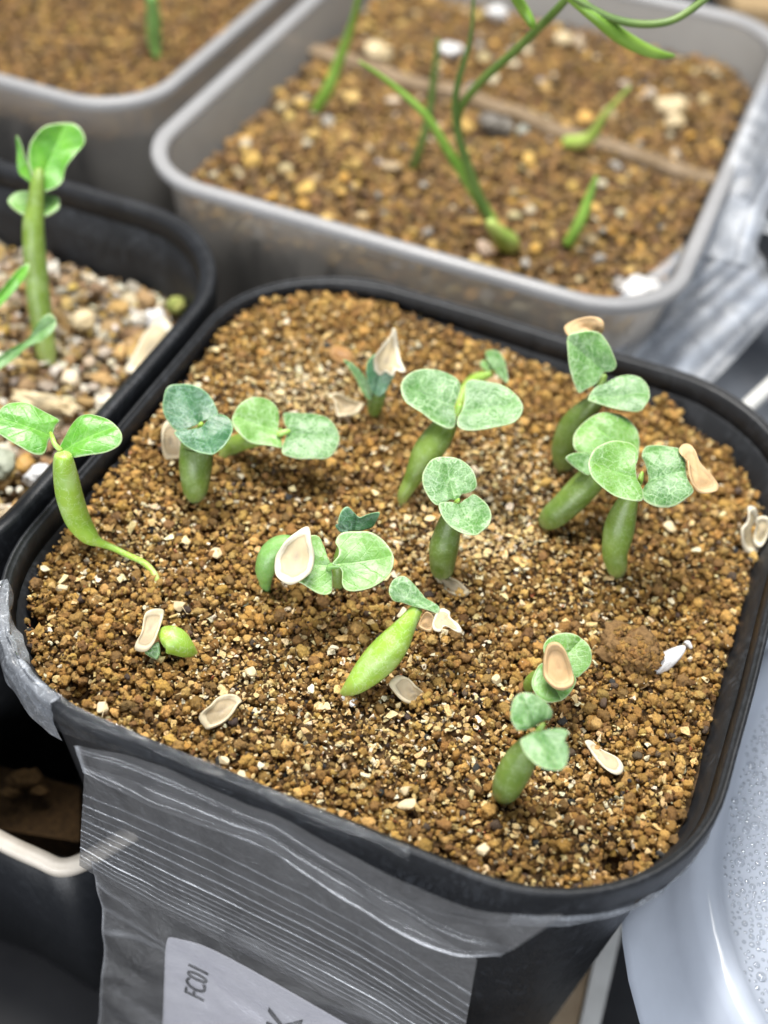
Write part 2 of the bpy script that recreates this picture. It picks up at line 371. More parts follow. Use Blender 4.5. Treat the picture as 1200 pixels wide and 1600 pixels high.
RINGS = [0, .14, .28, .42, .56, .70, .82, .90, .95, .98, 1.0]
def blade(name, outl, tf, z, n, parent, mat, thick=.045, cup=.08, mid=None, crease=.03, roll=0.0, rim=0.0, wave=.035, nn=64, core=None, seed=0.0):
    """a leaf or husk from its picture outline, on its own plane at height z (cm) at the centroid, with normal n"""
    ox, oy, sc = tf
    pts = [(ox + a / sc, oy + b_ / sc) for a, b_ in outl]
    cx = sum(p[0] for p in pts) / len(pts); cy = sum(p[1] for p in pts) / len(pts)
    if core: cx, cy = ox + core[0] / sc, oy + core[1] / sc
    n = Vector(n).normalized(); c = P(cx, cy, z)
    p3 = [np.array(PP(x, y, c, n)) for x, y in pts]
    s = [Vector(q) for q in catmull(p3, nn, True)]
    size = sum((q - c).length for q in s) / len(s)
    if mid is not None:
        m3 = PP(ox + mid[0] / sc, oy + mid[1] / sc, c, n); ax = (c - m3); ax.normalize()
    else:
        ax = (s[0] - c).normalized()
    pr = n.cross(ax)
    base = parent.location.copy() if parent else c.copy()
    def disp(q, t):
        d = q - c; a = d.dot(ax) / size; b_ = d.dot(pr) / size
        h = cup * size * (t * t) + roll * size * (b_ * b_) + wave * fn3(q, 3.0, seed + size) * (.3 + t) * 1.6
        h -= crease * math.exp(-(b_ / .16) ** 2) * (1 if mid is not None else 0)
        if rim: h += rim * (math.exp(-((t - .88) / .10) ** 2)) - rim * .35 * math.exp(-((t - .62) / .12) ** 2) + rim * .4 * max(0, 1 - (t / .5) ** 2)
        return h
    verts, faces, ra, xa, xb = [], [], [], [], []
    for side in (1, -1):
        for t in RINGS:
            if side < 0 and t == 1.0: continue
            tk = thick * (math.sqrt(max(0, 1 - t ** 10))) * .5
            if t == 0:
                verts.append(c + n * (disp(c, 0) + side * tk) - base); ra.append(0); xa.append(0); xb.append(0 if mid is not None else 9); continue
            for q in s:
                w = c + (q - c) * t
                xa.append((w - c).dot(ax) / size if mid is not None else 9.0); xb.append((w - c).dot(pr) / size if mid is not None else 9.0)
                verts.append(w + n * (disp(w, t) + side * tk) - base); ra.append(t)
    R = len(RINGS)
    def vid(side, r, k):
        k %= nn
        if side < 0 and r == R - 1: side = 1
        off = 0 if side > 0 else 1 + (R - 1) * nn
        return off + (0 if r == 0 else 1 + (r - 1) * nn + k)
    for side in (1, -1):
        for r in range(R - 1):
            for k in range(nn):
                if r == 0: f = (vid(side, 0, 0), vid(side, 1, k), vid(side, 1, k + 1))
                else: f = (vid(side, r, k), vid(side, r + 1, k), vid(side, r + 1, k + 1), vid(side, r, k + 1))
                faces.append(f if side > 0 else f[::-1])
    # keep the winding facing n
    a, b_, d = (verts[i] for i in faces[0][:3])
    if (b_ - a).cross(d - a).dot(n) < 0: faces = [f[::-1] for f in faces]
    return mesh_obj(name, verts, faces, mat, parent, loc=None if parent else base, attrs={'rim': ra, 'alongleaf': xa, 'across': xb})

# ------------------------------------------------------------------ pots
def rr_contour(a, b_, r, n=14):
    pts = []
    for k, (sx, sy) in enumerate(((1, 1), (-1, 1), (-1, -1), (1, -1))):
        for i in range(n + 1):
            th = k * math.pi / 2 + i / n * math.pi / 2
            pts.append((sx * (a - r) + r * math.cos(th), sy * (b_ - r) + r * math.sin(th)))
        # straight side points
        k2 = (k + 1) % 4; s2 = ((1, 1), (-1, 1), (-1, -1), (1, -1))[k2]
        th = (k + 1) * math.pi / 2
        q = (s2[0] * (a - r) + r * math.cos(th), s2[1] * (b_ - r) + r * math.sin(th)); p = pts[-1]
        for i in range(1, 10): pts.append((p[0] + (q[0] - p[0]) * i / 10, p[1] + (q[1] - p[1]) * i / 10))
    return pts
def loft(name, prof, a, b_, r, mat, parent, cap_last=True, closed=False, wob=.0, seed=0):
    """prof: (inset, z) rings round a rounded rectangle"""
    verts, faces = [], []
    for ins, z in prof:
        c = rr_contour(a - ins, b_ - ins, max(.25, r - ins * .8))
        for x, y in c:
            w = wob * noise.noise(Vector((x * .5 + seed, y * .5, z * .3)))
            l = math.hypot(x, y)
            verts.append((x * (1 + w / l), y * (1 + w / l), z + w * .25))
    N = len(c)
    for i in range(len(prof) - 1 + (1 if closed else 0)):
        i2 = (i + 1) % len(prof)
        for k in range(N):
            k2 = (k + 1) % N
            faces.append((i * N + k, i * N + k2, i2 * N + k2, i2 * N + k))
    if cap_last: faces.append(tuple(range((len(prof) - 1) * N, len(prof) * N)))
    return mesh_obj(name, verts, faces, mat, parent)
def inside(x, y, a, b_, r):
    dx = abs(x) - (a - r); dy = abs(y) - (b_ - r)
    if dx > 0 and dy > 0: return math.hypot(dx, dy) < r
    return dx < r and dy < r

A, RC = 4.5, 2.2
# -- main pot
pot = empty('seedling_pot', (0, 0, 0), 'square black plastic nursery pot with rounded corners, full of seedlings in brown grit', 'plant pot')
pot.rotation_euler = (0, 0, YAW)
loft('pot_wall', [(.16, -.36), (.26, -.9), (.90, -7.9), (1.3, -8.0), (4.1, -8.0), (4.1, -7.85), (1.35, -7.85), (.98, -7.7), (.34, -.9), (.20, -.40), (.15, -.36)], A, A, RC, MAT['black'], pot, False, wob=.02)
loft('rim', [(.10, -.50), (.02, -.50), (.0, -.46), (.0, -.06), (.012, -.015), (.03, .0), (.055, .0), (.065, -.02), (.075, -.04), (.10, -.045), (.115, -.06), (.13, -.20), (.16, -.38), (.12, -.38), (.09, -.34)], A, A, RC, MAT['black'], pot, False, True, wob=.035, seed=2)
def soil_z(x, y):          # main pot, in pot coordinates
    s = (x / A + 1) / 2; t = (y / A + 1) / 2
    z = (1 - s) * (1 - t) * -.44 + s * (1 - t) * -.60 + (1 - s) * t * -.02 + s * t * -.88
    z += .075 * noise.noise(Vector((x * .75, y * .75, 3.1))) + .05 * noise.noise(Vector((x * 2.1, y * 2.1, 7.7)))
    return z
def soil_w(p):
    return soil_z(p.dot(W_), p.dot(U_))
def G(x, y):               # picture point -> point on the soil of the main pot
    z = -.5
    for _ in range(6): z = soil_w(P(x, y, z))
    return P(x, y, z)
def GZ(x, y): return G(x, y).z

# -- scattered grit
def rock_mesh(name, seed, kind, mat):
    bm = bmesh.new()
    if kind == 'chip':
        r = random.Random(seed)
        sx, sy, sz = 1.0, r.uniform(.55, .95), r.uniform(.3, .6)
        vs = []
        for i in range(13):
            d = Vector((r.gauss(0, 1), r.gauss(0, 1), r.gauss(0, 1))).normalized()
            mx = max(abs(d.x), abs(d.y), abs(d.z)); d = d / mx * r.uniform(.75, 1.0) * .92
            vs.append(bm.verts.new((d.x * sx * .8, d.y * sy * .8, d.z * sz * .8)))
        bmesh.ops.convex_hull(bm, input=vs)
        bmesh.ops.delete(bm, geom=[v for v in bm.verts if not v.link_faces], context='VERTS')
        bmesh.ops.bevel(bm, geom=bm.edges[:], offset=.05, segments=1, affect='EDGES')
    else:
        bmesh.ops.create_icosphere(bm, subdivisions=3 if kind == 'crumb' else 2, radius=1)
        r = random.Random(seed); st = (r.uniform(.85, 1.15), r.uniform(.75, 1.05), r.uniform(.65, .9))
        for v in bm.verts:
            p = v.co.copy(); n = p.normalized()
            k = 1 + .45 * noise.noise(p * 1.1 + Vector((seed * 3.7, 0, 0)))
            k += (.42 if kind == 'crumb' else .08) * noise.noise(p * 2.8 + Vector((0, seed * 5.1, 0)))
            if kind == 'crumb': k += .26 * noise.noise(p * 6.0 + Vector((0, 0, seed * 2.3)))
            v.co = Vector((n.x * st[0], n.y * st[1], n.z * st[2])) * k
    me = bpy.data.meshes.new(name); bm.to_mesh(me); bm.free(); me.materials.append(mat)
    if kind != 'chip': me.polygons.foreach_set('use_smooth', [True] * len(me.polygons))
    return bpy.data.objects.new(name, me)
srcs = bpy.data.collections.new('grit_shapes')
NCR, NCH, NPB = 10, 8, 6
for i in range(NCR): srcs.objects.link(rock_mesh('a_crumb_%02d' % i, i + 1, 'crumb', MAT['grain']))
for i in range(NCH): srcs.objects.link(rock_mesh('b_chip_%02d' % i, i + 40, 'chip', MAT['grain']))
for i in range(NPB): srcs.objects.link(rock_mesh('c_pebble_%02d' % i, i + 80, 'pebble', MAT['grain']))
def scatter(name, items, label, cat, loc, rz=0.0):
    """items: (x, y, z, radius, flat, kind index, colour); one object of instanced grains"""
    me = bpy.data.meshes.new(name); n = len(items)
    me.from_pydata([it[:3] for it in items], [], [])
    rot = np.zeros((n, 3), np.float32); scl = np.zeros((n, 3), np.float32); cc = np.ones((n, 4), np.float32); ix = np.zeros(n, np.int32)
    for i, it in enumerate(items):
        f = it[4]
        rot[i] = (random.uniform(-.5, .5) * (1 if f < .9 else 6), random.uniform(-.5, .5) * (1 if f < .9 else 6), random.uniform(0, 6.28))
        scl[i] = (it[3], it[3] * random.uniform(.8, 1.1), it[3] * f); ix[i] = it[5]; cc[i, :3] = it[6]
    for an, ty, arr, fld in (('rot', 'FLOAT_VECTOR', rot, 'vector'), ('scl', 'FLOAT_VECTOR', scl, 'vector'), ('gcol', 'FLOAT_COLOR', cc, 'color'), ('ix', 'INT', ix, 'value')):
        a = me.attributes.new(an, ty, 'POINT'); a.data.foreach_set(fld, arr.ravel())
    me.materials.append(MAT['grain'])
    o = bpy.data.objects.new(name, me); col.objects.link(o); o.location = loc; o.rotation_euler = (0, 0, rz)
    tag(o, label, cat, None, 'stuff')
    g = bpy.data.node_groups.new(name, 'GeometryNodeTree')
    g.interface.new_socket('Geometry', in_out='INPUT', socket_type='NodeSocketGeometry')
    g.interface.new_socket('Geometry', in_out='OUTPUT', socket_type='NodeSocketGeometry')
    gi = g.nodes.new('NodeGroupInput'); go = g.nodes.new('NodeGroupOutput')
    iop = g.nodes.new('GeometryNodeInstanceOnPoints'); ci = g.nodes.new('GeometryNodeCollectionInfo')
    ci.inputs[0].default_value = srcs; ci.inputs['Separate Children'].default_value = True; ci.inputs['Reset Children'].default_value = True
    def na(nm, ty):
        q = g.nodes.new('GeometryNodeInputNamedAttribute'); q.data_type = ty; q.inputs[0].default_value = nm
        return [s for s in q.outputs if s.enabled and s.name == 'Attribute'][0]
    er = g.nodes.new('FunctionNodeEulerToRotation')
    L = g.links.new
    L(gi.outputs[0], iop.inputs['Points']); L(ci.outputs[0], iop.inputs['Instance']); iop.inputs['Pick Instance'].default_value = True
    L(na('ix', 'INT'), iop.inputs['Instance Index']); L(na('rot', 'FLOAT_VECTOR'), er.inputs[0]); L(er.outputs[0], iop.inputs['Rotation'])
    L(na('scl', 'FLOAT_VECTOR'), iop.inputs['Scale']); L(iop.outputs[0], go.inputs[0])
    o.modifiers.new('grit', 'NODES').node_group = g
    return o
CR = lambda: random.randrange(NCR)
CH = lambda: NCR + random.randrange(NCH)
PB = lambda: NCR + NCH + random.randrange(NPB)
def jit(c, k=.22):
    v = 1 + random.uniform(-k, k); return tuple(max(0, x * v * (1 + random.uniform(-.06, .06))) for x in c)
BROWN = [(.40, .222, .048), (.48, .282, .072), (.31, .166, .036), (.56, .345, .105), (.205, .107, .028), (.38, .218, .056), (.27, .147, .042)]
PALE = [(.72, .54, .26), (.80, .65, .36), (.64, .44, .18), (.84, .76, .54), (.58, .38, .14), (.70, .50, .22)]
DARK = [(.06, .04, .03), (.09, .06, .04), (.035, .035, .035), (.12, .08, .05)]
RED = [(.38, .11, .04), (.45, .17, .07), (.62, .28, .14)]
# pale dusty patches of the surface (picture points, radius in cm, weight)
PATCH = [(G(x, y), r, w) for x, y, r, w in ((470, 600, .9, .48), (560, 570, .4, .2), (230, 850, .6, .4), (780, 740, .9, .35), (650, 830, .8, .3), (640, 1150, 1.0, .25), (900, 900, .9, .25), (300, 640, .5, .3), (340, 1050, .8, .2), (860, 1230, .8, .15), (480, 1130, .9, .22), (760, 840, .6, .4))]
items = []
def pale_w(p):
    w = .17 + .14 * noise.noise(Vector((p.x * .9, p.y * .9, 1.3)))
    for c, r, k in PATCH:
        d2 = ((p.x - c.x) ** 2 + (p.y - c.y) ** 2) / (r * r)
        w += k * 1.25 * math.exp(-d2)
    return w
HOLES = [(G(122, 1074), .15), (G(122, 1074), .13), (G(965, 1340), .17), (G(965, 1340), .15), (G(60, 965), .12), (G(640, 860), .07), (G(250, 700), .08), (G(680, 1340), .10)]
def hole(p):
    h = 0
    for c, r in HOLES: h += .35 * math.exp(-((p.x - c.x) ** 2 + (p.y - c.y) ** 2) / (r * r))
    return h
def fill(step, rlo, rhi, zoff, zj, pale=True):
    x = -A + .2
    while x < A:
        y = -A + .2
        while y < A:
            gx = x + random.uniform(-.5, .5) * step; gy = y + random.uniform(-.5, .5) * step
            if inside(gx, gy, A - .25, A - .25, RC - .2) and gx < A - .36:
                p = loc2w(gx, gy); z = soil_z(gx, gy) + zoff + random.uniform(-zj, zj) - hole(p)
                r = rlo + (rhi - rlo) * random.random() ** 2.2
                w = pale_w(p); q = random.random()
                if q < w:
                    items.append((gx, gy, z + r * .45, r * random.uniform(.95, 1.75), random.choice((.6, .8, 1.)), CH(), jit(random.choice(PALE), .15)))
                elif q < w + .030: items.append((gx, gy, z, r * .9, 1., PB(), jit(random.choice(DARK))))
                elif q < w + .048: items.append((gx, gy, z, r * .8, 1., CH(), jit(random.choice(RED))))
                elif q < w + .10: items.append((gx, gy, z, r * 1.0, 1., PB(), jit(random.choice(BROWN + PALE[:1]))))
                elif q < w + .30: items.append((gx, gy, z, r * 1.15, 1., CH(), jit(random.choice(BROWN), .3)))
                else: items.append((gx, gy, z, r * 1.12, 1., CR(), jit(random.choice(BROWN), .25)))
            y += step
        x += step
fill(.098, .045, .072, -.10, .03)
fill(.090, .036, .066, -.03, .035)
fill(.16, .040, .080, .02, .03)
fill(.075, .014, .032, .03, .035)
# fine pale dust lying on the patches
for c, r, k in PATCH:
    for _ in range(int(420 * k * r * r)):
        a = random.gauss(0, r * .6); b_ = random.gauss(0, r * .6)
        lx, ly = (c.dot(W_) + a), (c.dot(U_) + b_)
        if inside(lx, ly, A - .35, A - .35, RC - .2):
            items.append((lx, ly, soil_z(lx, ly) + .06 + random.uniform(-.02, .03), random.uniform(.014, .04), .7, CH(), jit(random.choice(PALE), .15)))
# grit heaped against the wall at the back right
for (x, y, h) in ((1035, 625, .55), (1045, 640, .4), (1030, 650, .3), (1060, 665, .2), (790, 525, .25), (560, 462, .12), (1130, 690, .25)):
    g0 = G(x, y + 25)
    for _ in range(26):
        a, b_ = random.gauss(0, .13), random.gauss(0, .13)
        lx, ly = g0.dot(W_) + a, g0.dot(U_) + b_
        if inside(lx, ly, A - .36, A - .36, RC - .2):
            items.append((lx, ly, soil_z(lx, ly) + h * math.exp(-(a * a + b_ * b_) / .03) * random.uniform(.3, 1), random.uniform(.04, .08), 1., CR(), jit(random.choice(BROWN), .25)))
for bx, by in ((247, 925), (305, 762), (350, 720), (585, 655), (627, 785), (722, 628), (691, 890), (414, 925), (530, 915), (540, 1086), (300, 1027), (882, 725), (862, 815), (963, 888), (828, 1075), (789, 1238), (343, 1120), (945, 1190), (985, 1045), (1047, 1045), (645, 1085), (235, 1010), (960, 1010), (1010, 1060)):
    g0 = G(bx, by)
    for _ in range(36):
        th = random.uniform(0, 6.28); rr = random.uniform(.06, .25)
        lx, ly = g0.dot(W_) + math.cos(th) * rr, g0.dot(U_) + math.sin(th) * rr * .8
        q = random.random()
        items.append((lx, ly, soil_z(lx, ly) + random.uniform(.03, .075), random.uniform(.025, .058), 1., CR() if q < .6 else CH(), jit(random.choice(BROWN if q < .75 else PALE), .25)))
g0 = G(985, 1024)
for _ in range(420):
    d = Vector((random.gauss(0, 1), random.gauss(0, 1), abs(random.gauss(0, 1)))).normalized()
    d2 = Matrix.Rotation(-.6 - YAW, 3, 'Z') @ Vector((d.x * .37, d.y * .28, d.z * .23))
    items.append((g0.dot(W_) + d2.x, g0.dot(U_) + d2.y, g0.z + .11 + d2.z, random.uniform(.018, .050), 1., CR(), jit(random.choice(BROWN[2:3] + BROWN[4:]), .2)))
scatter('potting_grit', items, 'golden brown crumbly grit with pale chips filling the black pot', 'potting grit', (0, 0, 0), YAW)
print('grains', len(items))
def sheet(name, a, b_, r, zf, mat, loc, rz, label, cat, step=.16, kind='stuff'):
    verts, faces, idx = [], [], {}
    nx = int(2 * a / step) + 1; ny = int(2 * b_ / step) + 1
    for i in range(nx):
        for j in range(ny):
            x = -a + i * step; y = -b_ + j * step
            if inside(x, y, a, b_, r): idx[i, j] = len(verts); verts.append((x, y, zf(x, y)))
    for i in range(nx - 1):
        for j in range(ny - 1):
            q = [(i, j), (i + 1, j), (i + 1, j + 1), (i, j + 1)]
            if all(k in idx for k in q): faces.append(tuple(idx[k] for k in q))
    o = mesh_obj(name, verts, faces, mat, None, loc=loc, rz=rz)
    return tag(o, label, cat, None, kind)
sheet('packed_soil', A - .22, A - .22, RC - .1, lambda x, y: soil_z(x, y) - .13 - hole(loc2w(x, y)), MAT['under'], (0, 0, 0), YAW, 'dark packed soil just under the brown grit of the black pot', 'soil')

# ------------------------------------------------------------------ seedlings
T4 = (230, 430, 2.857); T5 = (500, 450, 3.4286); T6 = (820, 450, 3.158); TA = (180, 780, 2.727); TB = (500, 870, 4.615); TC = (750, 950, 3.4286); TL = (0, 600, 4.0); T2 = (0, 0, 2.0); T3 = (0, 400, 2.667)
def tr(path, tf, zs):
    return [(tf[0] + x / tf[2], tf[1] + y / tf[2], z, r / tf[2]) for (x, y, r), z in zip(path, zs)]
def lerp_z(n, z0, z1, first=-.05):
    return [z0 + first] + [z0 + (z1 - z0) * i / (n - 1) for i in range(1, n)]
GRP = 'seedlings growing in the black pot'
def seedling(label, basepx, ground=None):
    b0 = G(*basepx) if ground is None else P(basepx[0], basepx[1], ground)
    return empty('seedling', b0, label, 'seedling', GRP), b0.z
up = (0, 0, 1)
# A, leaning one at the left wall
s, z0 = seedling('leaning seedling by the left wall with bare root and glossy leaves over the rim', (247, 925))
stem('stem', tr([(990, 1310, 15), (986, 1240, 19), (960, 1180, 20), (900, 1118, 20), (800, 1070, 19), (700, 1022, 21), (620, 990, 30), (560, 950, 58), (490, 855, 78), (440, 720, 84), (415, 600, 80), (398, 490, 66), (395, 430, 50)], TL,
     [z0 - .1, z0 + .06, z0 + .12, z0 + .14, z0 + .13, z0 + .15, z0 + .22, z0 + .30, z0 + .50, z0 + .85, z0 + 1.15, z0 + 1.42, z0 + 1.55]), s, MAT['stem_light'], nseg=70)
zt = z0 + 1.62
blade('seed_leaf', [(-30, 230), (0, 150), (60, 108), (150, 108), (240, 145), (330, 185), (375, 215), (352, 245), (335, 290), (305, 340), (292, 400), (262, 432), (190, 425), (100, 380), (30, 330), (-25, 290)], TL, zt, (.25, -.35, 1), s, MAT['leaf_fresh'], cup=-.10, mid=(345, 320), core=(175, 265))
blade('seed_leaf', [(345, 452), (355, 400), (390, 320), (440, 250), (500, 200), (570, 185), (650, 200), (710, 240), (750, 290), (755, 340), (730, 385), (670, 420), (590, 437), (500, 450), (400, 458)], TL, zt, (-.15, -.45, 1), s, MAT['leaf_fresh'], cup=-.12, mid=(350, 430), core=(555, 330))
stem('leaf_stalk', tr([(385, 420, 18), (345, 380, 16), (330, 340, 15), (315, 300, 12)], TL, [zt - .1, zt - .02, zt, zt]), s, MAT['stem_light'], nseg=14)
# B dark one
s, z0 = seedling('short seedling with two deep green round leaves, husk tucked behind it', (305, 762))
stem('stem', tr([(213, 992, 34), (214, 955, 56), (215, 910, 66), (217, 840, 75), (222, 760, 72), (228, 715, 50)], T4, lerp_z(6, z0, z0 + .95)), s, MAT['stem_dark'])
blade('seed_leaf', [(70, 560), (90, 500), (150, 483), (220, 497), (280, 540), (312, 600), (316, 640), (262, 652), (225, 668), (180, 690), (130, 695), (90, 650), (70, 605)], T4, z0 + 1.1, (.1, -.75, 1), s, MAT['leaf_dark'], cup=.10, mid=(225, 670), core=(190, 590))
blade('seed_leaf', [(122, 708), (160, 692), (210, 692), (250, 680), (290, 650), (330, 632), (370, 650), (386, 690), (375, 740), (340, 785), (290, 805), (230, 805), (180, 775), (145, 740)], T4, z0 + 1.05, (-.1, -.15, 1), s, MAT['leaf_dark'], cup=.12, mid=(240, 675), core=(265, 735))
stem('growing_tip', tr([(235, 690, 16), (240, 672, 14), (242, 658, 8)], T4, [z0 + .95, z0 + 1.05, z0 + 1.12]), s, MAT['stem_light'], nseg=8)
# C light pair
s, z0 = seedling('low seedling with two flat light green leaves side by side', (352, 715))
stem('stem', tr([(335, 830, 25), (365, 775, 38), (410, 748, 40), (480, 730, 38), (560, 715, 32), (600, 700, 22)], T4, lerp_z(6, z0, z0 + .62)), s, MAT['stem'])
blade('seed_leaf', [(378, 660), (385, 620), (420, 575), (480, 553), (540, 560), (583, 600), (588, 650), (585, 700), (600, 765), (590, 780), (540, 770), (470, 755), (430, 735), (395, 700)], T4, z0 + .74, (.25, -.35, 1), s, MAT['leaf_light'], cup=.08, mid=(600, 700), core=(495, 665))
blade('seed_leaf', [(607, 625), (612, 600), (680, 600), (760, 612), (820, 650), (855, 700), (856, 745), (832, 785), (790, 812), (700, 815), (630, 805), (603, 795), (603, 760), (616, 720), (622, 680), (612, 655)], T4, z0 + .74, (-.05, -.25, 1), s, MAT['leaf_frost'], cup=-.10, mid=(600, 700), core=(725, 710))
stem('leaf_stalk', tr([(580, 712, 12), (605, 703, 14), (640, 695, 10)], T4, [z0 + .70, z0 + .74, z0 + .74]), s, MAT['stem_light'], nseg=10)
# D
s, z0 = seedling('small dark seedling with pointed leaves and a torn cream husk capping one', (585, 648))
stem('stem', tr([(285, 680, 20), (292, 650, 38), (300, 610, 46), (315, 560, 42)], T5, lerp_z(4, z0, z0 + .5)), s, MAT['stem_dark'])
stem('side_shoot', tr([(262, 705, 9), (272, 660, 11), (325, 620, 12), (395, 590, 9)], T5, [z0 - .03, z0 + .15, z0 + .25, z0 + .3]), s, MAT['husk_tan'], nseg=18)
blade('seed_leaf', [(122, 383), (170, 400), (220, 455), (260, 510), (276, 560), (272, 602), (245, 590), (215, 540), (188, 480), (150, 420)], T5, z0 + .72, (.5, -.8, .6), s, MAT['leaf_frost'], cup=.1, mid=(270, 600), thick=.04)
blade('seed_leaf', [(290, 355), (250, 400), (248, 470), (268, 545), (310, 578), (350, 552), (380, 500), (396, 460), (370, 400), (330, 360)], T5, z0 + .78, (.1, -.9, .5), s, MAT['leaf_dark'], cup=.15, mid=(300, 575))
# E big pair
s, z0 = seedling('tallest middle seedling with two broad frosted leaves spread like wings', (627, 785))
stem('stem', tr([(436, 1168, 16), (448, 1110, 34), (487, 1040, 45), (520, 975, 58), (565, 895, 78), (620, 815, 80), (670, 745, 66), (710, 700, 40)], T5, lerp_z(8, z0, z0 + 1.15)), s, MAT['stem'], nseg=48)
blade('seed_leaf', [(432, 540), (440, 500), (480, 460), (540, 440), (610, 442), (680, 460), (735, 495), (750, 540), (737, 590), (722, 640), (728, 700), (720, 745), (690, 765), (640, 745), (570, 700), (500, 650), (450, 600)], T5, z0 + 1.35, (.2, -.4, 1), s, MAT['leaf_frost'], cup=.06, mid=(745, 640), core=(600, 585))
blade('seed_leaf', [(776, 560), (780, 515), (815, 498), (880, 505), (950, 520), (1020, 550), (1070, 600), (1088, 645), (1075, 690), (1030, 730), (950, 755), (860, 772), (780, 772), (738, 750), (735, 710), (755, 670), (770, 620)], T5, z0 + 1.35, (-.1, -.35, 1), s, MAT['leaf_frost'], cup=.06, mid=(745, 660), core=(890, 640))
stem('growing_tip', tr([(735, 700, 22), (745, 650, 20), (750, 620, 12)], T5, [z0 + 1.15, z0 + 1.28, z0 + 1.36]), s, MAT['stem_light'], nseg=10)
# F behind E
s, z0 = seedling('creeping pale seedling with a small folded leaf, half hidden behind the broad pair', (722, 628))
stem('stem', tr([(735, 690, 18), (745, 620, 28), (775, 550, 32), (820, 500, 33), (870, 475, 30), (925, 455, 18)], T5, lerp_z(6, z0, z0 + .45)), s, MAT['stem_light'])
blade('seed_leaf', [(890, 345), (930, 337), (975, 360), (998, 420), (1010, 480), (1008, 512), (985, 500), (945, 462), (925, 430), (898, 390)], T5, z0 + .6, (-.5, -.4, 1), s, MAT['leaf_mid'], cup=.1, mid=(925, 455))
blade('seed_leaf', [(858, 402), (882, 388), (915, 405), (932, 432), (900, 446), (865, 430)], T5, z0 + .5, (-.1, -.6, 1), s, MAT['leaf_light'], cup=.1)
# G
s, z0 = seedling('upright seedling with one round veined leaf above a smaller frosted one, centre of pot', (691, 890))
stem('stem', tr([(655, 1535, 46), (655, 1495, 66), (658, 1450, 72), (665, 1385, 80), (685, 1300, 70), (705, 1225, 56), (715, 1170, 36)], T5, lerp_z(7, z0, z0 + 1.2)), s, MAT['stem_dark'])
blade('seed_leaf', [(545, 1020), (560, 970), (600, 920), (680, 903), (760, 925), (815, 975), (838, 1040), (835, 1075), (800, 1098), (758, 1110), (735, 1140), (700, 1138), (665, 1155), (625, 1170), (590, 1145), (555, 1080)], T5, z0 + 1.42, (.05, -.65, 1), s, MAT['leaf_frost'], cup=.10, mid=(720, 1140), core=(695, 1030))
blade('seed_leaf', [(640, 1175), (690, 1162), (740, 1162), (790, 1130), (825, 1105), (870, 1135), (905, 1180), (920, 1235), (905, 1285), (860, 1315), (800, 1328), (740, 1308), (680, 1265), (645, 1220)], T5, z0 + 1.3, (-.15, -.1, 1), s, MAT['leaf_frost'], cup=.12, mid=(740, 1150), core=(785, 1225))
stem('growing_tip', tr([(725, 1160, 16), (735, 1145, 14), (745, 1130, 7)], T5, [z0 + 1.22, z0 + 1.32, z0 + 1.4]), s, MAT['stem_light'], nseg=8)
# H
s, z0 = seedling('arched seedling with one large smooth round leaf, cream husk on the other', (414, 925))
stem('stem', tr([(638, 400, 24), (640, 350, 28), (640, 300, 44), (665, 235, 52), (720, 200, 50), (800, 220, 40), (880, 270, 26), (915, 288, 16)], TA, [z0 - .1, z0 + .15, z0 + .38, z0 + .58, z0 + .68, z0 + .72, z0 + .78, z0 + .82]), s, MAT['leaf_smooth'], nseg=44)
blade('seed_leaf', [(938, 185), (960, 150), (1010, 138), (1080, 142), (1140, 175), (1180, 230), (1188, 275), (1165, 330), (1110, 375), (1050, 392), (990, 390), (966, 360), (966, 310), (945, 288), (925, 280), (950, 250), (952, 215)], TA, z0 + .95, (-.05, -.4, 1), s, MAT['leaf_smooth'], cup=.08, mid=(930, 285), core=(1060, 265), crease=.02)
blade('seed_leaf', [(835, 155), (870, 160), (890, 200), (900, 250), (918, 290), (925, 350), (920, 400), (870, 405), (800, 365), (770, 340), (790, 260), (800, 180)], TA, z0 + .85, (.2, -.4, 1), s, MAT['leaf_light'], cup=.08, mid=(925, 290))
stem('leaf_stalk', tr([(905, 300, 13), (925, 285, 15), (970, 285, 12)], TA, [z0 + .84, z0 + .9, z0 + .93]), s, MAT['leaf_smooth'], nseg=10)
# I
s, z0 = seedling('tiny dark seedling with a folded winged leaf, just behind the smooth round leaf', (530, 915))
stem('stem', tr([(950, 385, 24), (950, 330, 26), (955, 250, 24), (985, 150, 18), (1000, 130, 12)], TA, lerp_z(5, z0, z0 + .92)), s, MAT['stem_dark'])
blade('seed_leaf', [(100, 1262), (98, 1230), (118, 1185), (150, 1170), (182, 1200), (212, 1226), (262, 1205), (318, 1194), (305, 1240), (280, 1280), (230, 1298), (170, 1302), (125, 1290)], T5, z0 + 1.05, (0, -.85, .6), s, MAT['leaf_dark'], cup=.1, mid=(190, 1300), roll=.12, core=(195, 1255))
blade('seed_leaf', [(82, 1272), (105, 1262), (135, 1275), (150, 1310), (120, 1312), (98, 1298)], T5, z0 + 1.0, (.2, -.6, 1), s, MAT['leaf_dark'], cup=.1)
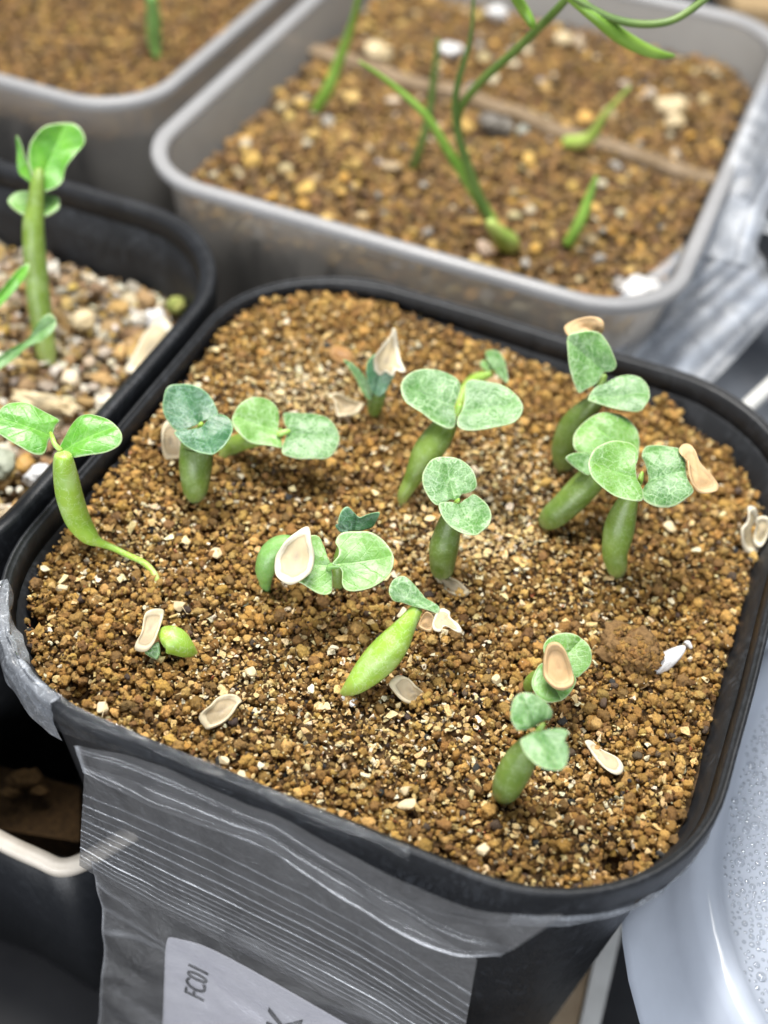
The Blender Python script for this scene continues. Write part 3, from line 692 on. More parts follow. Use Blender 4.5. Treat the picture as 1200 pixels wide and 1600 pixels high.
# J fat leaning stem
s, z0 = seedling('fat bright green stem leaning right, with one small twisted leaf at its tip', (538, 1085))
stem('stem', tr([(145, 998, 18), (185, 975, 40), (265, 910, 82), (375, 800, 116), (470, 700, 124), (550, 600, 108), (620, 495, 76), (675, 410, 54), (712, 365, 44)], TB, [z0 - .05, z0 + .10, z0 + .25, z0 + .42, z0 + .60, z0 + .78, z0 + .94, z0 + 1.06, z0 + 1.12]), s, MAT['stem_light'], nseg=50, nr=28)
blade('seed_leaf', [(498, 235), (520, 175), (570, 140), (620, 145), (680, 200), (740, 270), (765, 300), (820, 330), (865, 370), (850, 412), (800, 397), (720, 372), (640, 347), (590, 330), (530, 320), (503, 280)], TB, z0 + 1.25, (-.1, -.55, 1), s, MAT['leaf_frost'], cup=.06, mid=(860, 390), crease=.02, core=(655, 275))
# K
s, z0 = seedling('just emerging seedling at lower left, a green bulge still holding its husk', (300, 1025))
stem('stem', tr([(356, 668, 6), (334, 656, 20), (298, 634, 44), (256, 606, 60), (216, 596, 56), (192, 604, 34)], TA, [z0, z0 + .06, z0 + .16, z0 + .24, z0 + .27, z0 + .26]), s, MAT['stem_light'], nseg=30, nr=24)
blade('seed_leaf', [(125, 650), (160, 622), (185, 608), (192, 650), (180, 682), (150, 672)], TA, z0 + .22, (.1, -.5, 1), s, MAT['leaf_frost'], cup=-.1)
# L
s, z0 = seedling('tall seedling at the back right, its upper leaf carrying a tan husk cap', (882, 725))
stem('stem', tr([(195, 898, 38), (192, 850, 55), (192, 780, 60), (232, 690, 68), (290, 620, 60), (345, 560, 44), (365, 500, 24), (398, 425, 15)], T6, [z0 - .12, z0 + .15, z0 + .4, z0 + .75, z0 + 1.05, z0 + 1.3, z0 + 1.5, z0 + 1.7]), s, MAT['stem_dark'], nseg=46)
blade('seed_leaf', [(212, 235), (260, 215), (320, 210), (375, 225), (410, 275), (430, 320), (450, 380), (430, 410), (390, 420), (350, 470), (300, 500), (270, 520), (245, 480), (220, 400), (210, 320)], T6, z0 + 1.85, (.1, -.9, .7), s, MAT['leaf_mid'], cup=.08, mid=(395, 420), core=(315, 350))
blade('seed_leaf', [(310, 548), (350, 500), (400, 475), (460, 440), (520, 437), (580, 455), (615, 495), (615, 550), (590, 595), (560, 612), (480, 605), (400, 590), (340, 575)], T6, z0 + 1.55, (-.15, -.2, 1), s, MAT['leaf_frost'], cup=.08, mid=(320, 545), core=(480, 530))
# M
s, z0 = seedling('seedling with one big domed leaf overlapped by its right neighbour', (862, 815))
stem('stem', tr([(100, 1156, 38), (135, 1130, 62), (195, 1080, 70), (265, 1010, 75), (335, 935, 70), (380, 870, 45)], T6, lerp_z(6, z0, z0 + 1.05)), s, MAT['stem_dark'], nseg=40)
blade('seed_leaf', [(240, 760), (250, 710), (300, 645), (370, 610), (450, 603), (520, 630), (565, 690), (578, 760), (560, 830), (500, 860), (400, 850), (300, 830), (255, 800)], T6, z0 + 1.3, (.05, -.45, 1), s, MAT['leaf_light'], cup=-.16, mid=(560, 850), core=(410, 730))
blade('seed_leaf', [(207, 836), (240, 815), (300, 820), (335, 850), (315, 925), (270, 900), (230, 865)], T6, z0 + 1.15, (.4, -.7, 1), s, MAT['leaf_mid'], cup=.08)
# N
s, z0 = seedling('seedling at the right with two kidney shaped leaves and a husk beyond the right one', (963, 888))
stem('stem', tr([(457, 1408, 36), (452, 1365, 54), (445, 1300, 64), (460, 1215, 76), (482, 1130, 70), (510, 1055, 52), (545, 990, 30)], T6, lerp_z(7, z0, z0 + 1.4)), s, MAT['stem'], nseg=44)
blade('seed_leaf', [(308, 870), (330, 810), (390, 770), (450, 755), (520, 765), (550, 800), (552, 850), (540, 890), (552, 940), (575, 990), (581, 1040), (560, 1060), (500, 1055), (420, 1020), (350, 970), (315, 920)], T6, z0 + 1.68, (.15, -.4, 1), s, MAT['leaf_light'], cup=.08, mid=(575, 950), core=(440, 905))
blade('seed_leaf', [(578, 815), (600, 765), (650, 758), (720, 770), (770, 785), (795, 850), (805, 930), (838, 990), (800, 1030), (740, 1065), (660, 1070), (600, 1045), (578, 1010), (590, 970), (612, 940), (605, 895), (592, 850)], T6, z0 + 1.62, (-.15, -.35, 1), s, MAT['leaf_frost'], cup=-.16, mid=(585, 950), core=(700, 920))
stem('growing_tip', tr([(560, 975, 16), (572, 940, 14), (580, 905, 7)], T6, [z0 + 1.45, z0 + 1.6, z0 + 1.7]), s, MAT['stem_light'], nseg=10)
# O
s, z0 = seedling('seedling near the brown lump with a striped tan husk lying across both leaves', (828, 1075))
stem('stem', tr([(262, 455, 18), (262, 415, 32), (290, 385, 42), (340, 360, 44), (400, 330, 34)], TC, lerp_z(5, z0, z0 + .55)), s, MAT['stem'])
blade('seed_leaf', [(340, 235), (345, 190), (390, 150), (460, 133), (530, 150), (580, 195), (600, 250), (590, 310), (550, 350), (515, 372), (440, 330), (370, 300)], TC, z0 + .8, (-.15, -.5, 1), s, MAT['leaf_light'], cup=.06, mid=(400, 320), core=(470, 245))
blade('seed_leaf', [(275, 410), (290, 350), (330, 290), (400, 290), (480, 340), (518, 378), (500, 430), (460, 480), (400, 505), (350, 505), (300, 470)], TC, z0 + .72, (-.05, -.35, 1), s, MAT['leaf_smooth'], cup=-.06, mid=(340, 300), core=(390, 400))
# P
s, z0 = seedling('front seedling with bluish green leaves, the lower one with a ragged edge', (789, 1238))
stem('stem', tr([(124, 1006, 54), (142, 965, 78), (168, 905, 88), (208, 830, 88), (255, 755, 70), (300, 690, 40)], TC, lerp_z(6, z0, z0 + 1.15)), s, MAT['stem_dark'], nseg=40, nr=24)
blade('seed_leaf', [(163, 560), (180, 490), (220, 455), (280, 455), (330, 480), (380, 520), (400, 560), (385, 595), (340, 610), (290, 640), (240, 655), (200, 655), (170, 610)], TC, z0 + 1.35, (.1, -.6, 1), s, MAT['leaf_frost'], cup=-.12, mid=(310, 650), core=(270, 555))
blade('seed_leaf', [(215, 715), (250, 690), (300, 660), (360, 650), (430, 645), (475, 665), (462, 695), (455, 720), (468, 735), (476, 770), (472, 810), (455, 850), (400, 870), (340, 865), (290, 840), (240, 780)], TC, z0 + 1.3, (-.1, -.15, 1), s, MAT['leaf_frost'], cup=.08, mid=(300, 660), core=(365, 760))
stem('growing_tip', tr([(295, 690, 20), (320, 650, 18), (345, 618, 10)], TC, [z0 + 1.15, z0 + 1.32, z0 + 1.42]), s, MAT['stem'], nseg=10)

# ------------------------------------------------------------------ seed husks
def husk(label, outl, tf, z, n, mat, grp='empty seed husks', **k):
    k.setdefault('thick', .02); k.setdefault('rim', .022); k.setdefault('cup', .12); k.setdefault('wave', .10)
    k.setdefault('crease', 0)
    o = blade('seed_husk', outl, tf, z, n, None, MAT[mat], **k)
    return tag(o, label, 'seed husk', grp)
def gz(tf, x, y): return GZ(tf[0] + x / tf[2], tf[1] + y / tf[2])
husk('cream teardrop husk with a dark centre spot hanging on the arched seedling', [(820, 120), (832, 140), (838, 190), (850, 240), (840, 300), (815, 335), (780, 360), (740, 368), (700, 345), (680, 310), (680, 250), (700, 215), (740, 170), (790, 130)], TA, gz(TA, 640, 395) + 1.05, (0, -.6, 1), 'husk_white', cup=.02)
husk('wrinkled tan husk clasping the just emerging seedling at lower left', [(200, 468), (210, 485), (200, 525), (185, 575), (165, 620), (130, 645), (85, 635), (85, 610), (110, 570), (125, 500), (155, 475)], TA, gz(TA, 350, 665) + .40, (.1, -.4, 1), 'husk', cup=.1)
husk('boat shaped cream husk alone on the grit near the front left rim', [(540, 865), (525, 885), (500, 925), (470, 950), (400, 985), (375, 975), (355, 940), (400, 900), (430, 860), (470, 848), (515, 845)], TA, gz(TA, 450, 915) + .10, (.1, -.2, 1), 'husk', cup=.22)
husk('curved cream husk lying against the foot of the fat leaning stem', [(500, 910), (560, 850), (610, 870), (670, 930), (720, 955), (760, 975), (788, 1015), (770, 1032), (720, 1020), (690, 1050), (640, 1060), (580, 1035), (530, 980)], TB, gz(TB, 650, 980) + .12, (.2, -.5, 1), 'husk', cup=-.15)
husk('pale orange husk half hidden behind the tip of the fat leaning stem', [(712, 490), (735, 430), (765, 405), (815, 440), (810, 530), (755, 522)], TB, gz(TB, 760, 480) + .45, (.1, -.5, 1), 'husk_tan', cup=.1)
husk('white bent husk sticking out at the tip of the twisted leaf', [(850, 378), (890, 360), (940, 385), (945, 430), (1000, 480), (1030, 545), (990, 545), (925, 512), (890, 515), (868, 550), (822, 540), (806, 500), (822, 430)], TB, gz(TB, 900, 480) + .75, (-.1, -.6, 1), 'husk_white', cup=-.2, rim=.02, core=(875, 460))
husk('dry grey brown husk on the grit between the two centre seedlings', [(810, 110), (880, 108), (940, 140), (1000, 180), (1060, 240), (1080, 262), (1040, 285), (960, 270), (900, 230), (850, 165)], TB, gz(TB, 950, 200) + .09, (0, -.3, 1), 'husk_grey', cup=-.2)
husk('tan striped husk lying across the two leaves near the brown lump', [(335, 330), (340, 250), (360, 205), (400, 197), (440, 225), (465, 270), (490, 330), (505, 390), (490, 425), (440, 443), (390, 430), (345, 380)], TC, gz(TC, 270, 460) + .95, (-.1, -.5, 1), 'husk_tan', cup=.02, rim=.045)
husk('smooth ivory husk alone on the grit right of the front seedling', [(565, 712), (600, 697), (640, 730), (700, 770), (750, 810), (768, 860), (750, 895), (715, 908), (670, 885), (630, 820), (600, 770)], TC, gz(TC, 670, 810) + .10, (.1, -.25, 1), 'husk_white', cup=-.06, rim=.015)
husk('tan husk capping the upper leaf of the tall back seedling', [(200, 205), (205, 180), (250, 155), (310, 145), (360, 150), (385, 180), (382, 222), (345, 225), (290, 222), (250, 232), (215, 237)], T6, gz(T6, 195, 885) + 2.05, (0, -.8, .8), 'husk_tan', cup=.05, rim=.01)
husk('long bitten tan husk clinging beyond the right kidney shaped leaf', [(757, 800), (780, 768), (810, 765), (835, 800), (860, 850), (900, 890), (960, 940), (972, 965), (950, 995), (890, 1005), (840, 985), (810, 940), (797, 885), (793, 850), (765, 830)], T6, gz(T6, 460, 1390) + 1.62, (-.05, -.5, 1), 'husk_tan', cup=.03, rim=.02, core=(860, 930))
husk('torn cream husk standing on the small dark seedling at the back', [(390, 218), (406, 225), (420, 290), (432, 380), (455, 432), (430, 437), (402, 430), (385, 465), (350, 450), (330, 475), (300, 465), (290, 420), (290, 365), (340, 300), (375, 260)], T5, gz(T5, 290, 660) + .98, (.1, -.9, .4), 'husk_white', cup=.05, rim=0, roll=.15, wave=.09, core=(355, 390))
husk('curled brownish husk on the grit left of the small dark seedling', [(40, 595), (90, 585), (150, 605), (200, 612), (235, 622), (225, 650), (190, 685), (140, 705), (95, 708), (80, 680), (70, 630)], T5, gz(T5, 150, 660) + .12, (0, -.5, 1), 'husk', cup=.25)
husk('rust coloured husk at the back behind the small dark seedling', [(45, 340), (70, 305), (110, 295), (150, 325), (180, 380), (165, 410), (110, 405), (60, 372)], T5, gz(T5, 110, 350) + .12, (0, -.5, 1), 'husk_rust', cup=-.15)
husk('tan husk peeping out behind the right broad frosted leaf', [(880, 500), (905, 478), (940, 475), (965, 500), (962, 535), (920, 530)], T5, gz(T5, 920, 520) + .2, (0, -.6, 1), 'husk_tan', cup=-.15)
husk('crumpled pinkish husk behind the deep green seedling at left', [(62, 690), (80, 655), (110, 650), (135, 700), (150, 760), (150, 820), (110, 830), (80, 820), (62, 750)], T4, gz(T4, 110, 830) + .35, (.3, -.9, .5), 'husk', cup=-.15)
h = empty('seed_husk', G(1175, 850), 'split pair of white husk halves by the right wall of the pot', 'seed husk', 'empty seed husks')
for q, zz, nn_ in (([(1065, 1190), (1090, 1150), (1100, 1080), (1135, 1082), (1152, 1130), (1132, 1180), (1130, 1250), (1150, 1300), (1100, 1310), (1075, 1260)], .30, (.5, -.8, .6)), ([(1148, 1130), (1200, 1130), (1215, 1180), (1185, 1260), (1155, 1282), (1130, 1250), (1140, 1185)], .32, (-.2, -.8, .7))):
    blade('husk_half', q, T6, h.location.z + zz, nn_, h, MAT['husk_white'], thick=.02, cup=-.15, rim=.03, wave=.05)

# ------------------------------------------------------------------ lumps, stones and large chips on the grit
def rock(name, p, size, mat, label, cat, seed=0, rough=.3, rz=0, sub=4, grp=None, facet=False, fine=0.0):
    bm = bmesh.new(); bmesh.ops.create_icosphere(bm, subdivisions=sub, radius=1)
    for v in bm.verts:
        d = v.co.normalized()
        k = 1 + rough * noise.noise(d * 1.3 + Vector((seed, 0, 0))) + rough * .5 * noise.noise(d * 3.1 + Vector((0, seed, 0))) + rough * .3 * noise.noise(d * 8 + Vector((0, 0, seed))) + fine * noise.noise(d * 11) + fine * .6 * noise.noise(d * 22)
        v.co = Vector((d.x * size[0], d.y * size[1], d.z * size[2])) * k
    if facet: bmesh.ops.dissolve_limit(bm, angle_limit=.35, verts=bm.verts, edges=bm.edges)
    me = bpy.data.meshes.new(name); bm.to_mesh(me); bm.free(); me.materials.append(mat)
    if not facet: me.polygons.foreach_set('use_smooth', [True] * len(me.polygons))
    o = bpy.data.objects.new(name, me); col.objects.link(o); o.location = p; o.rotation_euler = (0, 0, rz)
    return tag(o, label, cat, grp)
p = G(985, 1024) + Vector((0, 0, .12)); rock('soil_lump', p, (.38, .29, .24), MAT['lump'], 'big brown crumbly soil lump beside the white stone', 'soil lump', 3.3, .45, -.6, sub=5, fine=.06)
o = blade('white_stone', [(930, 362), (934, 315), (958, 255), (1018, 217), (1085, 205), (1080, 250), (1032, 318), (985, 348)], TC, GZ(1045, 1034) + .16, (.1, -.5, 1), None, MAT['quartz'], thick=.16, cup=-.18, wave=.10, nn=28)
tag(o, 'pointed white quartz stone right of the brown soil lump', 'stone')
p = G(1074, 1012) + Vector((0, 0, .07)); rock('white_stone', p, (.07, .035, .04), MAT['quartz'], 'small white sliver just right of the quartz stone', 'stone', 9.1, .4, -1.0, sub=2, facet=True)
p = G(537, 1094) + Vector((0, 0, .05)); rock('white_stone', p, (.05, .05, .045), MAT['quartz'], 'tiny white bead at the foot of the fat leaning stem', 'stone', 2.1, .3, 0, sub=2, facet=True)
p = G(551, 1100) + Vector((0, 0, .05)); rock('white_stone', p, (.05, .08, .045), MAT['quartz'], 'tiny clear splinter below the foot of the fat leaning stem', 'stone', 4.1, .3, 0, sub=2, facet=True)
chips = [(337, 870, 24, 15, 1.0, 'tan chip left of the arched seedling'), (633, 1262, 34, 18, .2, 'flat pale chip on the front grit, well left of the front seedling'), (632, 1240, 17, 12, -.8, 'small pale chip just above the flat one on the front grit'), (376, 1218, 26, 15, -.3, 'oblong tan chip near the front rim, below the boat shaped husk'), (98, 925, 20, 12, .2, 'pale block chip near the left corner of the pot'), (161, 1112, 20, 16, .3, 'square tan chip near the front left rim, right of the dark hole'), (1003, 1118, 0, 0, 0, ''), (392, 1056, 18, 18, .4, 'square pale chip above the row of front left chips'), (773, 1066, 15, 14, .6, 'white triangular chip left of the husk topped seedling'), (243, 917, 0, 0, 0, ''), (1040, 880, 0, 0, 0, ''), (1045, 830, 20, 18, .5, 'bright pale chip below the long bitten husk'), (840, 700, 0, 0, 0, ''), (752, 1333, 20, 14, .9, 'pale crumb chip close to the front rim'), (352, 1195, 20, 14, .2, 'pale chip above the oblong tan chip near the front rim'), (280, 952, 22, 20, .9, 'pale angular chip above the emerging green bulge')]
for i, (x, y, w, h_, rz, lab) in enumerate(chips):
    if not w: continue
    p = G(x, y); k = pxsize(p); p = p + Vector((0, 0, .07))
    bm = bmesh.new(); r = random.Random(i * 7 + 1); vs = []
    for _ in range(16):
        d = Vector((r.gauss(0, 1), r.gauss(0, 1), r.gauss(0, 1))).normalized(); d /= max(abs(d.x), abs(d.y), abs(d.z)); d *= r.uniform(.75, 1)
        vs.append(bm.verts.new((d.x * w * k * .5, d.y * h_ * k * .68, d.z * .055)))
    bmesh.ops.convex_hull(bm, input=vs); bmesh.ops.delete(bm, geom=[v for v in bm.verts if not v.link_faces], context='VERTS')
    bmesh.ops.bevel(bm, geom=bm.edges[:], offset=.008, segments=1, affect='EDGES')
    me = bpy.data.meshes.new('grit_chip'); bm.to_mesh(me); bm.free(); me.materials.append(MAT['flake'])
    o = bpy.data.objects.new('grit_chip', me); col.objects.link(o); o.location = p; o.rotation_euler = (r.uniform(-.25, .25), r.uniform(-.25, .25), rz)
    tag(o, lab, 'chip', 'large pale chips in the grit')

# ------------------------------------------------------------------ neighbouring black pot at the left
NP = loc2w(-9.14, .15, .06)
pot2 = empty('pebble_pot', NP, 'black plastic pot at the left edge holding coarse mixed pebbles', 'plant pot'); pot2.rotation_euler = (0, 0, YAW)
loft('pot_wall', [(.16, -.36), (.26, -.9), (.90, -7.9), (1.3, -8.0), (4.1, -8.0), (4.1, -7.85), (1.35, -7.85), (.98, -7.7), (.36, -.9), (.27, -.40), (.20, -.36)], A, A, RC, MAT['black_rough'], pot2, False)
loft('rim', [(.10, -.50), (.02, -.50), (.0, -.46), (.0, -.06), (.015, -.02), (.05, .0), (.13, .0), (.15, -.02), (.22, -.06), (.24, -.10), (.26, -.38), (.17, -.38)], A, A, RC, MAT['black'], pot2, False, True, wob=.02, seed=5)
def soil2(x, y): return -1.35 + .1 * noise.noise(Vector((x * .8, y * .8, 9)))
items = []
PEB = [(.62, .55, .42), (.55, .46, .30), (.70, .66, .56), (.42, .27, .10), (.50, .34, .13), (.32, .20, .09), (.24, .17, .11), (.38, .33, .26), (.56, .38, .10), (.28, .19, .10), (.34, .22, .11)]
def fill2(step, rlo, rhi, zoff, pal, a, b_, rc, sf, out, zj=.05, chipf=.25, x0=None, flatc=(.75, 1.)):
    x = -a
    while x < a:
        y = -b_
        while y < b_:
            gx = x + random.uniform(-.5, .5) * step; gy = y + random.uniform(-.5, .5) * step
            if inside(gx, gy, a, b_, rc) and (x0 is None or gx > x0):
                r = rlo + (rhi - rlo) * random.random() ** 2
                q = random.random()
                out.append((gx, gy, sf(gx, gy) + zoff + random.uniform(-zj, zj), r, random.choice(flatc), CH() if q < chipf else (PB() if q < .65 else CR()), jit(random.choice(pal), .2)))
            y += step
        x += step
fill2(.21, .11, .17, -.15, PEB, A - .5, A - .5, RC - .4, soil2, items, x0=-1.5)
fill2(.26, .08, .21, .0, PEB, A - .5, A - .5, RC - .4, soil2, items, x0=-1.5)
fill2(.16, .03, .07, .06, PEB, A - .5, A - .5, RC - .4, soil2, items, x0=-1.5)
scatter('pebble_mix', items, 'coarse tan, white and ochre pebbles filling the left pot', 'pebbles', NP, YAW)
sheet('packed_soil', A - .45, A - .45, RC - .3, lambda x, y: soil2(x, y) - .28, MAT['under'], NP, YAW, 'dark soil under the pebbles of the left pot', 'soil')
def S2(x, y): return P(x, y, NP.z - 1.3)
zs = NP.z - 1.3
sd = empty('seedling', P(72, 560, zs), 'tall green seedling with a bright curled leaf on top, in the pebble pot', 'seedling', 'seedlings in the pebble pot')
stem('stem', [(75, 570, zs - .1, 12), (72, 550, zs + .1, 16), (62, 480, zs + .75, 18), (55, 410, zs + 1.4, 18), (52, 355, zs + 1.9, 17), (55, 325, zs + 2.15, 14), (58, 290, zs + 2.45, 11), (62, 262, zs + 2.65, 7)], sd, MAT['stem'], nseg=40)
blade('seed_leaf', [(30, 640), (60, 612), (110, 608), (170, 622), (190, 640), (187, 670), (150, 690), (90, 692), (45, 665)], T2, zs + 2.0, (0, -.35, 1), sd, MAT['leaf_smooth'], cup=.3, thick=.10)
blade('leaf', [(88, 500), (95, 450), (125, 408), (160, 390), (220, 386), (252, 405), (265, 445), (235, 485), (205, 525), (190, 575), (145, 600), (115, 590), (100, 550)], T2, zs + 2.75, (.25, -.8, .6), sd, MAT['leaf_fresh'], cup=.22, mid=(125, 570), thick=.03, core=(165, 480))
blade('leaf', [(58, 428), (70, 440), (80, 480), (98, 520), (110, 580), (85, 560), (65, 540), (62, 490)], T2, zs + 2.65, (-.5, -.7, .5), sd, MAT['leaf_fresh'], cup=.2, thick=.03)
sd = empty('seedling', P(-30, 620, zs), 'leaf tips of a seedling reaching in at the left edge above the pebbles', 'seedling', 'seedlings in the pebble pot')
stem('stem', [(-35, 640, zs - .1, 10), (-30, 580, zs + .5, 12), (-20, 530, zs + .9, 10), (-8, 500, zs + 1.1, 6)], sd, MAT['stem'], nseg=20)
blade('leaf', [(120, 30), (108, 85), (40, 170), (-15, 225), (-40, 235), (-30, 190), (30, 110), (75, 55)], T3, zs + 1.6, (.2, -.7, .8), sd, MAT['leaf_fresh'], cup=.1, mid=(-20, 210), thick=.025)
blade('leaf', [(-40, 450), (40, 390), (110, 350), (165, 275), (205, 243), (233, 262), (228, 305), (180, 350), (120, 378), (60, 430), (-10, 480), (-50, 490)], T3, zs + 1.25, (.1, -.8, .8), sd, MAT['leaf_mid'], cup=.1, mid=(-40, 470), thick=.03)
husk('large white papery flake lying on the pebbles near the pot wall', [(520, 470), (560, 400), (600, 320), (650, 255), (700, 280), (745, 350), (690, 400), (640, 460), (600, 500), (550, 500)], T3, zs + .28, (.1, -.5, 1), 'husk_white', grp='flakes', cup=-.1, thick=.06, rim=0, wave=.12)
p = S2(245, 508) + Vector((0, 0, .15)); rock('white_pebble', p, (.17, .17, .14), MAT['quartz'], 'chalky white pebble left of the papery flake', 'stone', 3.0, .3)
p = S2(275, 488) + Vector((0, 0, .15)); rock('mossy_pebble', p, (.16, .15, .14), MAT['moss'], 'green mossy pebble at the back corner of the pebble pot', 'stone', 8.0, .3)
p = S2(70, 640) + Vector((0, 0, .15)); rock('bark_piece', p, (.50, .14, .12), MAT['flake'], 'long pale bark piece behind the left glossy leaves', 'bark', 6.0, .5, -.25)
p = S2(130, 515) + Vector((0, 0, .2)); rock('white_pebble', p, (.22, .16, .16), MAT['flake'], 'oblong cream pebble right of the tall seedling stem', 'stone', 12.0, .3, .3)
p = S2(5, 740) + Vector((0, 0, .2)); rock('grey_pebble', p, (.22, .26, .2), plain('grey_green', (.34, .36, .27), .6, (.24, .26, .2), 5, .4), 'smooth grey green pebble at the left edge below the glossy leaf', 'stone', 14.0, .25)
p = S2(42, 738) + Vector((0, 0, .15)); rock('ochre_pebble', p, (.13, .17, .14), plain('ochre', (.46, .27, .07), .6, (.34, .19, .05), 5, .4), 'ochre egg shaped pebble beside the grey green one', 'stone', 16.0, .2)
p = S2(62, 758) + Vector((0, 0, .2)); rock('white_pebble', p, (.2, .13, .14), MAT['quartz'], 'white angular pebble touching the pot wall, left of the fat curved stem', 'stone', 18.0, .3, .5)

# ------------------------------------------------------------------ translucent tubs behind
def tub(center, hx, hy, label, z):
    t = empty('clear_tub', loc2w(center[0], center[1], z), label, 'tub'); t.rotation_euler = (0, 0, YAW)
    loft('tub_wall', [(.20, -.12), (.28, -.8), (.9, -6.4), (1.2, -6.5), (4.3, -6.5), (4.3, -6.4), (1.25, -6.4), (.98, -6.2), (.36, -.8), (.28, -.12)], hx, hy, 1.5, MAT['milky'], t, False)
    loft('rim', [(.0, -.16), (-.03, -.04), (-.01, .03), (.08, .05), (.20, .02), (.27, -.12), (.22, -.13), (.12, -.03), (.04, -.05), (.05, -.16)], hx, hy, 1.5, MAT['milky_rim'], t, False, True)
    return t
TZ = .1
HX, HY = 4.82, 5.75
tub((-2.90, 5.30 + HY), HX, HY, 'large clear plastic tub of brown soil behind the black pot', TZ)
TZ2 = .1
tub((-13.15, 6.85 + HY), HX, HY, 'clear plastic tub of dark soil at the top left corner', TZ2)
TUBPAL = [(.20, .11, .035), (.26, .15, .05), (.16, .085, .03), (.32, .19, .055), (.12, .07, .025), (.36, .22, .06), (.18, .11, .05)]
TUBPALE = [(.50, .34, .11), (.52, .29, .06), (.50, .42, .30), (.46, .36, .20), (.30, .28, .25), (.56, .36, .10)]
for (c, tz, nm, lab, palew) in (((-2.90, 5.30 + HY), TZ, 'tub_soil', 'mixed brown soil with ochre and white grains in the large tub', 1), ((-13.15, 6.85 + HY), TZ2, 'tub_soil', 'dark brown soil in the top left tub', 0)):
    items = []
    sf = lambda x, y: -.95 + .07 * noise.noise(Vector((x * .7, y * .7, 4 + palew)))
    x0 = None if palew else -2.5
    fill2(.16, .08, .14, -.08, TUBPAL, HX - .45, HY - .45, 1.2, sf, items, x0=x0, chipf=.1)
    fill2(.16, .05, .11, .0, TUBPAL, HX - .45, HY - .45, 1.2, sf, items, x0=x0, chipf=.1)
    if palew:
        k0 = len(items)
        for _ in range(420):
            gx, gy = random.uniform(-HX + .5, HX - .5), -HY + .5 + (2 * HY - 1) * random.random() ** 1.7
            if inside(gx, gy, HX - .5, HY - .5, 1.2):
                r = random.uniform(.06, .16) * (1.25 if random.random() < .12 else 1)
                items.append((gx, gy, sf(gx, gy) + .06, r, .8, CH() if random.random() < .5 else PB(), jit(random.choice(TUBPALE), .2)))
    scatter(nm, items, lab, 'soil', loc2w(c[0], c[1], tz), YAW)
    sheet('packed_soil', HX - .42, HY - .42, 1.2, lambda x, y: -1.12, MAT['under'], loc2w(c[0], c[1], tz), YAW, 'packed soil under the grains of the large tub' if palew else 'packed soil under the grains of the top left tub', 'soil', step=.3)
zt = TZ - .9
def strip_box(name, a, b_, w, h, mat, label, cat, parent=None, grp=None):
    a, b_ = Vector(a), Vector(b_); d = (b_ - a); L_ = d.length; d.normalize(); sd_ = d.cross(Vector((0, 0, 1))).normalized(); u_ = sd_.cross(d)
    verts = []; n = 24
    for i in range(n + 1):
        c = a + d * L_ * i / n
        wob = u_ * (.14 * noise.noise(c * .9))
        for s1, s2 in ((-1, -1), (1, -1), (1, .8), (.8, 1), (-.8, 1), (-1, .8)):
            verts.append(c + sd_ * s1 * w / 2 + u_ * s2 * h / 2 + wob - a)
    faces = []
    for i in range(n):
        for k in range(6): faces.append((i * 6 + k, i * 6 + (k + 1) % 6, (i + 1) * 6 + (k + 1) % 6, (i + 1) * 6 + k))
    faces.append(tuple(range(5, -1, -1))); faces.append(tuple(range(n * 6, n * 6 + 6)))
    o = mesh_obj(name, verts, faces, mat, parent, smooth=False, loc=a)
    return tag(o, label, cat, grp)
strip_box('plastic_divider', P(430, 60, zt + .02), P(1120, 285, zt + .02), .40, .24, plain('dirty', (.13, .085, .04), .8, (.27, .20, .13), 2.2, .8), 'dirty plastic divider half buried across the large tub', 'divider')
rock('grey_pebble', P(775, 195, zt + .15), (.35, .22, .2), plain('darkstone', (.10, .09, .08), .7, (.2, .18, .15), 5, .4), 'dark flat pebble against the plastic divider', 'stone', 21., .4)
for i, (x, y, r, lab) in enumerate(((703, 78, .26, 'bright white pebble in the tub left of the dark sprout'), (775, 20, .24, 'white pebble near the top edge of the picture in the tub'), (590, 80, .3, 'pale pebble in the tub near the first sprout'), (1050, 165, .3, 'grey white pebble at the right of the tub'), (1055, 190, .2, 'small grey pebble under the grey white one'), (880, 60, .2, 'pale round pebble between the top leaves'), (1000, 452, .32, 'white lump of perlite at the near right corner of the tub'))):
    rock('tub_pebble', P(x, y, zt + .12), (r, r * .8, r * .6), MAT['quartz'] if i in (0, 1, 6) else MAT['flake'], lab, 'stone', 30. + i, .35, grp='pale pebbles in the tub')
